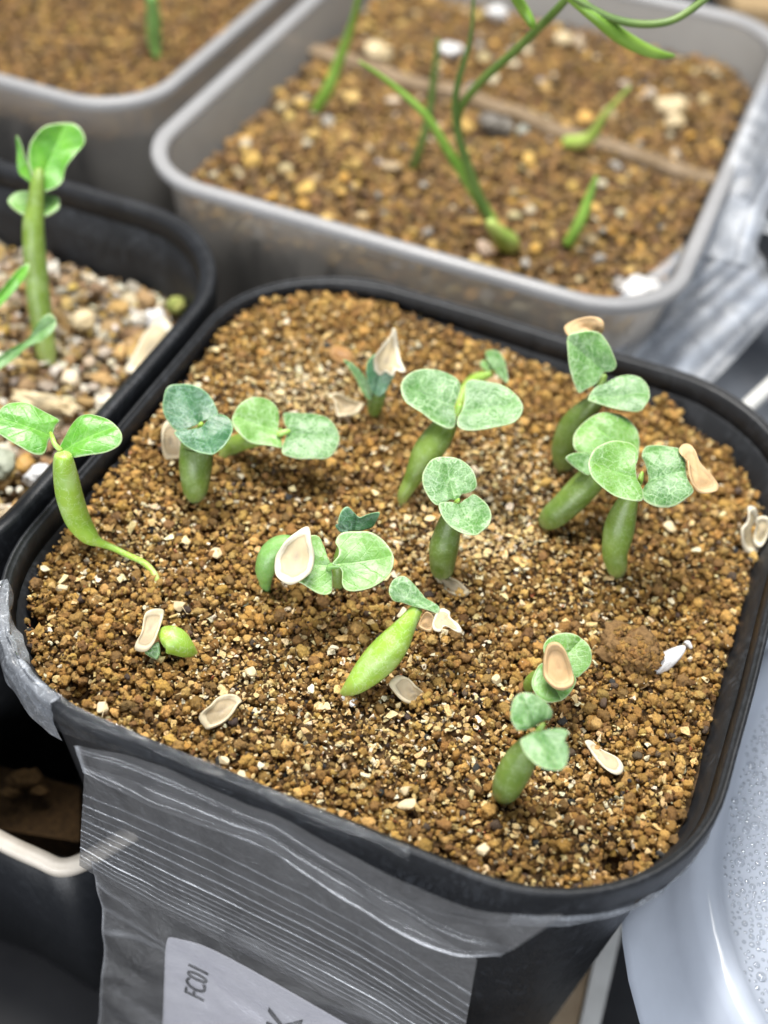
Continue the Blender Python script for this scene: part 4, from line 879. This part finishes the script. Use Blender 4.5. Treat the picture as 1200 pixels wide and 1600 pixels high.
# sprouts in the tub
def sprout(label, base, paths, tub_z=zt, bulb=None):
    o = empty('sprout', P(base[0], base[1], tub_z), label, 'sprout', 'grassy sprouts in the tubs')
    for pth, mt in paths: stem('grass_blade', [(a_, b_, c_, d_ * .68) for a_, b_, c_, d_ in pth], o, MAT[mt], nseg=36, nr=12)
    if bulb:
        x, y, r = bulb
        stem('bulb', [(x + r * .7, y + r * .4, tub_z + .0, r * .5), (x + r * .3, y + r * .1, tub_z + .2, r), (x - r * .5, y - r * .6, tub_z + .45, r * .85), (x - r * 1.6, y - r * 2, tub_z + .8, r * .45)], o, MAT['bulb'], nseg=20)
    return o
sprout('bulbous sprout in the middle of the tub with long fanned green blades', (790, 390),
       [([(785, 385, zt, 13), (765, 340, zt + .4, 14), (735, 290, zt + .9, 13), (700, 235, zt + 1.5, 11), (665, 180, zt + 2.1, 9), (610, 130, zt + 2.6, 6), (560, 95, zt + 3.0, 3)], 'blade_g'),
        ([(775, 365, zt + .2, 9), (745, 300, zt + .9, 9), (718, 220, zt + 1.8, 9), (712, 150, zt + 2.6, 8), (735, 60, zt + 3.6, 5), (740, -10, zt + 4.3, 4)], 'blade_d'),
        ([(770, 350, zt + .3, 8), (740, 280, zt + 1.1, 9), (715, 190, zt + 2.1, 9), (745, 135, zt + 2.9, 10), (810, 75, zt + 3.8, 10), (870, 15, zt + 4.7, 10), (900, -20, zt + 5.1, 8)], 'blade_d'),
        ([(880, -15, zt + 5.2, 12), (930, 25, zt + 5.0, 16), (975, 60, zt + 4.7, 17), (1020, 82, zt + 4.5, 13), (1055, 88, zt + 4.4, 4)], 'blade_g'),
        ([(870, -20, zt + 5.3, 6), (960, 30, zt + 5.0, 9), (1040, 35, zt + 5.0, 9), (1100, 0, zt + 5.3, 9), (1130, -30, zt + 5.6, 7)], 'blade_d'),
        ([(790, -25, zt + 5.2, 10), (815, 10, zt + 4.8, 13), (830, 35, zt + 4.6, 10), (836, 45, zt + 4.5, 4)], 'blade_g')], bulb=(790, 378, 17))
sprout('thin forked sprout left of the bulbous one', (648, 262), [([(645, 265, zt, 9), (660, 220, zt + .6, 9), (672, 170, zt + 1.2, 9), (678, 120, zt + 1.8, 8), (685, 60, zt + 2.5, 5)], 'blade_d')])
sprout('bright curved sprout at the far left of the large tub', (495, 175), [([(490, 175, zt, 12), (512, 140, zt + .5, 15), (530, 95, zt + 1.1, 12), (548, 45, zt + 1.8, 9), (562, -10, zt + 2.6, 7)], 'blade_g')])
sprout('short bent green sprout at the near right of the tub', (885, 385), [([(885, 385, zt, 13), (905, 350, zt + .4, 14), (920, 310, zt + .8, 11), (932, 275, zt + 1.2, 5)], 'blade_g')])
sprout('yellow tipped small sprout by the divider', (890, 232), [([(880, 222, zt + .1, 14), (905, 222, zt + .2, 17), (925, 212, zt + .4, 14), (945, 180, zt + .9, 8), (985, 135, zt + 1.6, 4)], 'bulb')])
sprout('single broad sprout tip in the top left tub', (245, 90), [([(245, 92, TZ2 - .9, 6), (241, 65, TZ2 - .6, 16), (240, 30, TZ2 - .1, 17), (236, -10, TZ2 + .5, 12)], 'leaf_smooth')], tub_z=TZ2 - .9)

# ------------------------------------------------------------------ zip bag draped over the front of the pot
nb = (-U_ * math.cos(math.radians(10)) + Vector((0, 0, 1)) * math.sin(math.radians(10))).normalized()
a0 = P(400, 1262, -.50) - U_ * .05
bag = empty('zip_bag', a0, 'clear ridged zip bag draped over the front rim of the black pot', 'plastic bag')
def px_grid(name, rows, mat, parent, off=0.0, nu=60, nv=26, wave=.04, seed=0., plane=None, ridge=None, rh=.012, thick=.012):
    """rows: list of picture polylines (top to bottom) lying on the bag plane"""
    A0, N0 = plane or (a0, nb)
    R = []
    for row in rows:
        pts = [np.array([x, y] + ([z] if False else [])) for x, y in row]
        R.append(catmull(pts, nu))
    verts, faces, rd = [], [], []
    for j in range(nv + 1):
        v = j / nv
        colpts = [catmull([r[i] for r in R], nv)[j] for i in range(nu + 1)] if len(R) > 2 else [R[0][i] * (1 - v) + R[1][i] * v for i in range(nu + 1)]
        for i, q in enumerate(colpts):
            p = PP(q[0], q[1], A0 + N0 * off, N0)
            d = wave * noise.noise(p * .9 + Vector((seed, 0, 0))) + wave * .4 * noise.noise(p * 2.6 + Vector((0, seed, 0)))
            rv = ridge(i / nu, v) if ridge else 0
            p = p + N0 * (d + rv * rh)
            verts.append(p - parent.location); rd.append(rv)
    for j in range(nv):
        for i in range(nu):
            a = j * (nu + 1) + i; faces.append((a, a + 1, a + nu + 2, a + nu + 1))
    o = mesh_obj(name, verts, faces, mat, parent, attrs={'ridge': rd})
    return o
RID = [(.30, .012, .7), (.40, .010, .8), (.47, .008, .6), (.54, .012, 1.), (.60, .007, .5), (.65, .010, .9), (.70, .006, .6), (.74, .010, .8), (.78, .006, .6), (.82, .009, 1.), (.86, .006, .6), (.90, .008, .9), (.94, .010, .6)]
def ridge(u, v):
    s = 0
    vv = v + .002 * noise.noise(Vector((u * 2, v * 2, 1)))
    for c, w, k in RID: s = max(s, (.35 + .65 * (.5 + .9 * noise.noise(Vector((u * 6, c * 30, 0))))) * k * math.exp(-((vv - c) / (w * .75)) ** 2))
    return s
def crease_glints(lines):  # fold lines, slightly raised, with their bright glints painted by the ridge value
    def f(u, v):
        s = 0
        if u < .012: s = .7
        for c, sl, w, k in lines:
            g = .5 + 1.1 * noise.noise(Vector((u * 3.1, c * 9, sl * 5)))
            s = max(s, k * max(0, g) * math.exp(-((v - c - sl * u - .02 * math.sin(u * 7 + c * 9)) / w) ** 2))
        return s
    return f
px_grid('zip_strip', [[(132, 1195), (250, 1235), (420, 1310), (560, 1385), (690, 1465), (745, 1500)], [(124, 1352), (250, 1425), (400, 1500), (550, 1580), (650, 1640), (715, 1680)]], MAT['film_ridge'], bag, .16, nu=70, nv=320, ridge=ridge, wave=.025)
px_grid('pouch', [[(146, 1340), (300, 1415), (500, 1510), (690, 1610)], [(165, 1480), (300, 1560), (480, 1650), (660, 1730)], [(150, 1640), (300, 1700), (450, 1780), (600, 1850)]], MAT['film_ridge'], bag, .12, nu=70, nv=110, wave=.10, seed=4., rh=.02, ridge=crease_glints([(.15, .5, .010, .5), (.42, -.3, .012, .5), (.62, .35, .014, .45), (.75, -.2, .010, .4), (.30, .1, .010, .35)]))
px_grid('fold_flap', [[(120, 1160), (250, 1195), (420, 1275), (620, 1370), (760, 1425), (880, 1430)], [(135, 1200), (250, 1262), (420, 1340), (560, 1420), (700, 1490), (780, 1495)]], MAT['film_ridge'], bag, .22, nu=90, nv=130, wave=.07, seed=8., rh=.02, ridge=crease_glints([(.10, .62, .010, .7), (.22, .55, .014, .5), (.55, .30, .012, .6), (.80, .10, .012, .5), (.975, .0, .022, .9), (.40, -.35, .010, .35), (.9, -.8, .012, .4)]))
# film wrapped over the rim, following the real rim
def wrap(name, u0, u1, rows, mat, seed, wave=.05):
    cont = rr_contour(A, A, RC, 30); N = len(cont)
    verts, faces = [], []
    n = 110
    for i in range(n + 1):
        f = u0 + (u1 - u0) * i / n; k = f * N; k0 = int(k) % N; k1 = (k0 + 1) % N; t = k - int(k)
        x = cont[k0][0] * (1 - t) + cont[k1][0] * t; y = cont[k0][1] * (1 - t) + cont[k1][1] * t
        l = math.hypot(x, y)
        e = i / n
        for j, (ins, z) in enumerate(rows(e)):
            w = wave * noise.noise(Vector((x * 1.4 + seed, y * 1.4, z * 2 + j * .35))) + wave * .5 * noise.noise(Vector((x * 4 + seed, y * 4, j * .6)))
            s = (l - ins + w) / l
            p = loc2w(x * s, y * s, z + abs(w) * .6)
            verts.append(p - bag.location)
    m_ = len(rows(0))
    for i in range(n):
        for j in range(m_ - 1):
            a = i * m_ + j; faces.append((a, a + 1, a + m_ + 1, a + m_))
    o = mesh_obj(name, verts, faces, mat, bag, attrs={'ridge': [0] * len(verts)})
    return o
def dens(rows, k=4):
    out = []
    for a, b_ in zip(rows[:-1], rows[1:]):
        for i in range(k): out.append((a[0] + (b_[0] - a[0]) * i / k, a[1] + (b_[1] - a[1]) * i / k))
    return out + [rows[-1]]
def rows_corner(e):
    g = math.sin(math.pi * min(1, e * 1.15 + .05)) ** .6 if e < .9 else .35
    inn = .04 + .20 * max(0, g) * (1 - .8 * e)
    return dens([(inn, -.14), (inn * .6, .05), (.05, .06), (-.05, .02), (-.07, -.2), (-.05, -.5 - .25 * e)])
wrap('rim_wrap', .555, .665, rows_corner, MAT['film_white'], 3., .08)
def rows_front(e):
    k = 1 - .8 * e; return dens([(.12 * k, .03 + .01 * k), (.04, .025), (-.015 - .03 * k, -.02), (-.02 - .05 * k, -.25 * k), (-.02, -.50 * k - .02), (-.0, -.60 * k - .03)])
wrap('rim_wrap', .655, .74, rows_front, MAT['film'], 6., .03)
def rows_right(e):
    return dens([(.02, -.50), (.0, -.58), (.03, -.75 + .1 * e), (.10, -.92 + .25 * e)])
wrap('tape_end', .775, .93, rows_right, MAT['film_white'], 9., .05)
# paper tag inside the bag
ntag = nb; atag = a0 - nb * .0
TAGO = PP(420, 1560, a0, nb) + nb * .10
tg = empty('paper_tag', TAGO, 'pale lilac paper tag printed with black letters inside the zip bag', 'label tag')
def tagq(x, y, off): return PP(x, y, a0 + nb * off, nb)
rows = [[(262, 1466), (275, 1466), (330, 1482), (430, 1535), (560, 1610), (700, 1690)], [(258, 1490), (330, 1520), (430, 1580), (560, 1660), (700, 1740)], [(254, 1600), (330, 1650), (430, 1700), (560, 1760), (660, 1800)], [(240, 1720), (330, 1760), (430, 1800), (500, 1850), (600, 1900)]]
verts, faces = [], []
NU, NV = 40, 30
RR = [catmull([np.array(p_) for p_ in row], NU) for row in rows]
for j in range(NV + 1):
    for i in range(NU + 1):
        q = catmull([r[i] for r in RR], NV)[j]
        p = tagq(q[0], q[1], .04); p += nb * (.02 * noise.noise(p * .7))
        verts.append(p - TAGO)
for j in range(NV):
    for i in range(NU):
        a = j * (NU + 1) + i; faces.append((a, a + NU + 1, a + NU + 2, a + 1))
pap = mesh_obj('tag_sheet', verts, faces, MAT['paper'], tg)
md = pap.modifiers.new('s', 'SOLIDIFY'); md.thickness = .00015; md.offset = 0
def lettering(text, pa, pb, height_px):
    a = tagq(*pa, .065); b_ = tagq(*pb, .065); xdir = (b_ - a); L_ = xdir.length; xdir.normalize(); ydir = nb.cross(xdir).normalized()
    cu = bpy.data.curves.new('lettering', 'FONT'); cu.body = text; cu.size = 1.0; cu.extrude = 0.002; cu.materials.append(MAT['ink'])
    o = bpy.data.objects.new('lettering', cu); col.objects.link(o); bpy.context.view_layer.update()
    w = max(o.dimensions.x, .1); sx = L_ / w; sy = height_px
    M_ = Matrix((xdir * sx, ydir * sy, nb * .5)).transposed()
    dg = bpy.context.evaluated_depsgraph_get(); me = bpy.data.meshes.new_from_object(o.evaluated_get(dg))
    bpy.data.objects.remove(o)
    me.transform(M_.to_4x4()); me.transform(Matrix.Translation(a - TAGO))
    o = bpy.data.objects.new('lettering', me); col.objects.link(o); o.parent = tg
    if not me.materials: me.materials.append(MAT['ink'])
    return o
lettering('FC01', (318, 1567), (325, 1524), .42)
lettering('K', (466, 1630), (472, 1598), .68)

# ------------------------------------------------------------------ low surroundings
def slab(name, quad, z, h, mat, label=None, cat=None, kind=None, tilt=None):
    top = [P(x, y, z) for x, y in quad]; c = sum(top, Vector()) / 4
    n = 10; verts = []
    for lay in (0, 1):
        for j in range(n + 1):
            for i in range(n + 1):
                u, v = i / n, j / n
                p = (top[0] * (1 - u) + top[1] * u) * (1 - v) + (top[3] * (1 - u) + top[2] * u) * v
                verts.append(p - c - Vector((0, 0, h * lay)))
    L_ = (n + 1) ** 2; faces = []
    for j in range(n):
        for i in range(n):
            a = j * (n + 1) + i; faces.append((a, a + n + 1, a + n + 2, a + 1)); faces.append((L_ + a, L_ + a + 1, L_ + a + n + 2, L_ + a + n + 1))
    for i in range(n):
        for (p, q) in ((i, i + 1), (n * (n + 1) + i + 1, n * (n + 1) + i), ((i + 1) * (n + 1), i * (n + 1)), (i * (n + 1) + n, (i + 1) * (n + 1) + n)):
            faces.append((p, q, L_ + q, L_ + p))
    o = mesh_obj(name, verts, faces, mat, None, smooth=False, loc=c)
    return tag(o, label, cat, None, kind)
v_ = [(-60, -40, -8.4), (60, -40, -8.4), (60, 80, -8.4), (-60, 80, -8.4)]
tag(mesh_obj('table', v_, [(0, 1, 2, 3)], MAT['table'], None, smooth=False), 'dark table under all the pots', None, None, 'structure')
slab('wooden_board', [(690, 1400), (948, 1400), (880, 1700), (560, 1700)], -7.6, .5, MAT['board'], 'stained brown board under the front corner of the black pot', 'board')
slab('white_strip', [(952, 1395), (985, 1395), (915, 1700), (885, 1700)], -7.4, .7, MAT['white_pl'], 'dull white strip along the edge of the brown board', 'strip')
slab('tan_board', [(1120, -60), (1400, -60), (1400, 35), (1150, 12)], -2.0, .6, MAT['tanboard'], 'blurred tan board beyond the tub at the top right corner', 'board')
# cream rimmed pot low at the left
cz = -3.4
cp = P(92, 1350, cz)
cr = empty('cream_pot', cp, 'low dark pot with a thick cream rim at the lower left, mostly in shade', 'plant pot')
rim_path = [(-260, 1180), (-120, 1245), (0, 1312), (60, 1340), (95, 1354), (130, 1345), (175, 1318), (260, 1270), (380, 1200)]
def ribbon(name, path, z0, w, h, mat, parent):
    pts = catmull([np.array(P(x, y, z0)) for x, y in path], 60); verts, faces = [], []
    prof = ((-.5, -.5), (.5, -.5), (.5, .2), (.3, .5), (-.3, .5), (-.5, .2))
    for i, q in enumerate(pts):
        a = Vector(pts[max(0, i - 1)]); b_ = Vector(pts[min(len(pts) - 1, i + 1)]); t = (b_ - a).normalized(); sd_ = t.cross(Vector((0, 0, 1))).normalized()
        for s1, s2 in prof: verts.append(Vector(q) + sd_ * s1 * w + Vector((0, 0, s2 * h)) - parent.location)
    m_ = len(prof)
    for i in range(len(pts) - 1):
        for k in range(m_): faces.append((i * m_ + k, i * m_ + (k + 1) % m_, (i + 1) * m_ + (k + 1) % m_, (i + 1) * m_ + k))
    return mesh_obj(name, verts, faces, mat, parent)
ribbon('rim', rim_path, cz, .22, .16, MAT['cream'], cr)
pts = catmull([np.array(P(x, y, cz)) for x, y in rim_path], 50)
verts, faces = [], []
cc_ = P(90, 1150, cz)
for q in pts:
    q = Vector(q); d = (q - cc_); d.z = 0; d.normalize()
    verts.append(q - Vector((0, 0, .05)) - cp); verts.append(q - d * .5 - Vector((0, 0, 4.9)) - cp)
for i in range(len(pts) - 1): faces.append((2 * i, 2 * i + 1, 2 * i + 3, 2 * i + 2))
o = mesh_obj('pot_wall', verts, faces, MAT['black_near'], cr); md = o.modifiers.new('s', 'SOLIDIFY'); md.thickness = .001; md.offset = 1
slab('cream_pot_soil', [(-300, 1120), (125, 1230), (125, 1316), (0, 1296)], cz - 1.3, .5, MAT['under'], 'dark brown soil inside the cream rimmed pot', 'soil', 'stuff')
for i, (x, y, sx) in enumerate(((40, 1215, .24), (62, 1235, .12), (18, 1238, .12))):
    rock('pale_debris', P(x, y, cz - 1.0), (sx, sx * .6, sx * .5), MAT['lump'], ('grey white crust piece in the shaded cream rimmed pot', 'small crust crumb right of the larger piece', 'small crust crumb left below the larger piece')[i], 'debris', 50. + i, .6)

# ------------------------------------------------------------------ frosted lid with droplets at the lower right
LZ = -1.9
lc = P(997, 1485, LZ - 1.2) + Vector((5.0, .3, 0)); lc.z = LZ
lid = empty('frosted_cover', lc, 'frosted clear plastic lid beaded with droplets, right of the black pot', 'lid'); lid.rotation_euler = (0, 0, YAW)
loft('lid_shell', [(-.15, -1.3), (-.20, -1.22), (-.12, -1.16), (.05, -1.1), (.25, -.5), (.36, -.12), (.46, -.02), (.60, .0), (.70, -.03), (.74, -.12), (.85, -.15), (2.2, -.16), (3.2, -.15), (4.2, -.15)], 4.75, 4.95, 4.3, MAT['lid'], lid, True, wob=.04)
verts, faces = [], []
def bead(x, y, z, r):
    b0 = len(verts); rr_ = 8; 
    prof = ((1, 0), (.92, .38), (.7, .62), (.38, .76))
    for cr_, h_ in prof:
        for k in range(rr_): verts.append((x + math.cos(k / rr_ * 6.2832) * r * cr_, y + math.sin(k / rr_ * 6.2832) * r * cr_, z + r * h_ * .8))
    verts.append((x, y, z + r * .64))
    for i in range(3):
        for k in range(rr_): faces.append((b0 + i * rr_ + k, b0 + i * rr_ + (k + 1) % rr_, b0 + (i + 1) * rr_ + (k + 1) % rr_, b0 + (i + 1) * rr_ + k))
    for k in range(rr_): faces.append((b0 + 3 * rr_ + k, b0 + 3 * rr_ + (k + 1) % rr_, b0 + 4 * rr_))
placed = []
cells = {}
for _ in range(90000):
    x, y = random.uniform(-4.0, 2.0), random.uniform(-4.2, 4.2)
    if not inside(x, y, 4.0, 4.2, 3.6): continue
    big = .5 + .5 * noise.noise(Vector((x * .5, y * .5, 2)))
    r = random.uniform(.022, .045) if random.random() < .8 else random.uniform(.045, .085) * (.6 + .7 * big)
    cxi, cyi = int(x / .18), int(y / .18); ok = True
    for dx in (-1, 0, 1):
        for dy in (-1, 0, 1):
            for (a, b_, c_) in cells.get((cxi + dx, cyi + dy), ()):
                if (a - x) ** 2 + (b_ - y) ** 2 < (r + c_) ** 2 * 1.05: ok = False; break
            if not ok: break
        if not ok: break
    if ok: cells.setdefault((cxi, cyi), []).append((x, y, r)); placed.append((x, y, r))
for x, y, r in placed: bead(x, y, -.155, r)
print('beads', len(placed))
o = mesh_obj('water_beads', verts, faces, MAT['drop'], lid); o['kind'] = 'stuff'

# ------------------------------------------------------------------ crinkled plastic sleeve and bits at the right back
sl_c = P(1100, 480, -.9)
sleeve = empty('plastic_sleeve', sl_c, 'crinkled clear plastic sleeve with long folds at the right, behind the black pot', 'plastic sleeve')
nsl = Vector((.15, -.35, 1)).normalized()
def rsl(u, v):
    s = 0
    for c, w, k in ((.08, .04, .4), (.2, .03, .6), (.33, .035, .5), (.46, .03, .4), (.60, .05, .6), (.80, .07, 1.0), (.93, .03, .5)): s = max(s, k * math.exp(-((v + .03 * math.sin(u * 5) - c) / w) ** 2))
    return s
px_grid('folded_sheet', [[(900, 520), (960, 470), (1060, 390), (1150, 300)], [(1090, 620), (1150, 560), (1220, 480), (1290, 400)]], MAT['film_back'], sleeve, 0, nu=60, nv=80, plane=(sl_c, nsl), ridge=rsl, wave=.10, thick=.02, rh=.03)
px_grid('upper_sheet', [[(1085, 395), (1130, 280), (1165, 190), (1190, 130)], [(1175, 420), (1200, 330), (1260, 250), (1300, 190)]], MAT['film_back'], sleeve, .1, nu=40, nv=40, plane=(sl_c, nsl), ridge=rsl, wave=.15, seed=3, thick=.02)
slab('black_block', [(1135, 330), (1180, 290), (1320, 400), (1260, 470)], -.55, .5, MAT['black_near'], 'flat black block beside the clear sleeve at the right edge', 'block')  # near-black slab filling the corner beside the sleeve
slab('grey_tray', [(960, 470), (1350, 300), (1500, 720), (1050, 760)], -3.2, .6, MAT['slate'], 'blurred blue grey tray below the clear sleeve', 'tray')
o = empty('white_rod', P(1165, 640, -1.6), 'short white plastic rod beyond the right rim of the black pot', 'rod')
stem('rod_body', [(1150, 655, -1.6, 13), (1180, 625, -1.55, 13), (1230, 580, -1.5, 13), (1290, 525, -1.4, 13)], o, MAT['white_pl'], nseg=14, wob=0)

# ------------------------------------------------------------------ cm -> m
S = .01
for me in bpy.data.meshes:
    me.transform(Matrix.Scale(S, 4))
for ob in bpy.data.objects:
    ob.location = ob.location * S
bpy.context.view_layer.update()
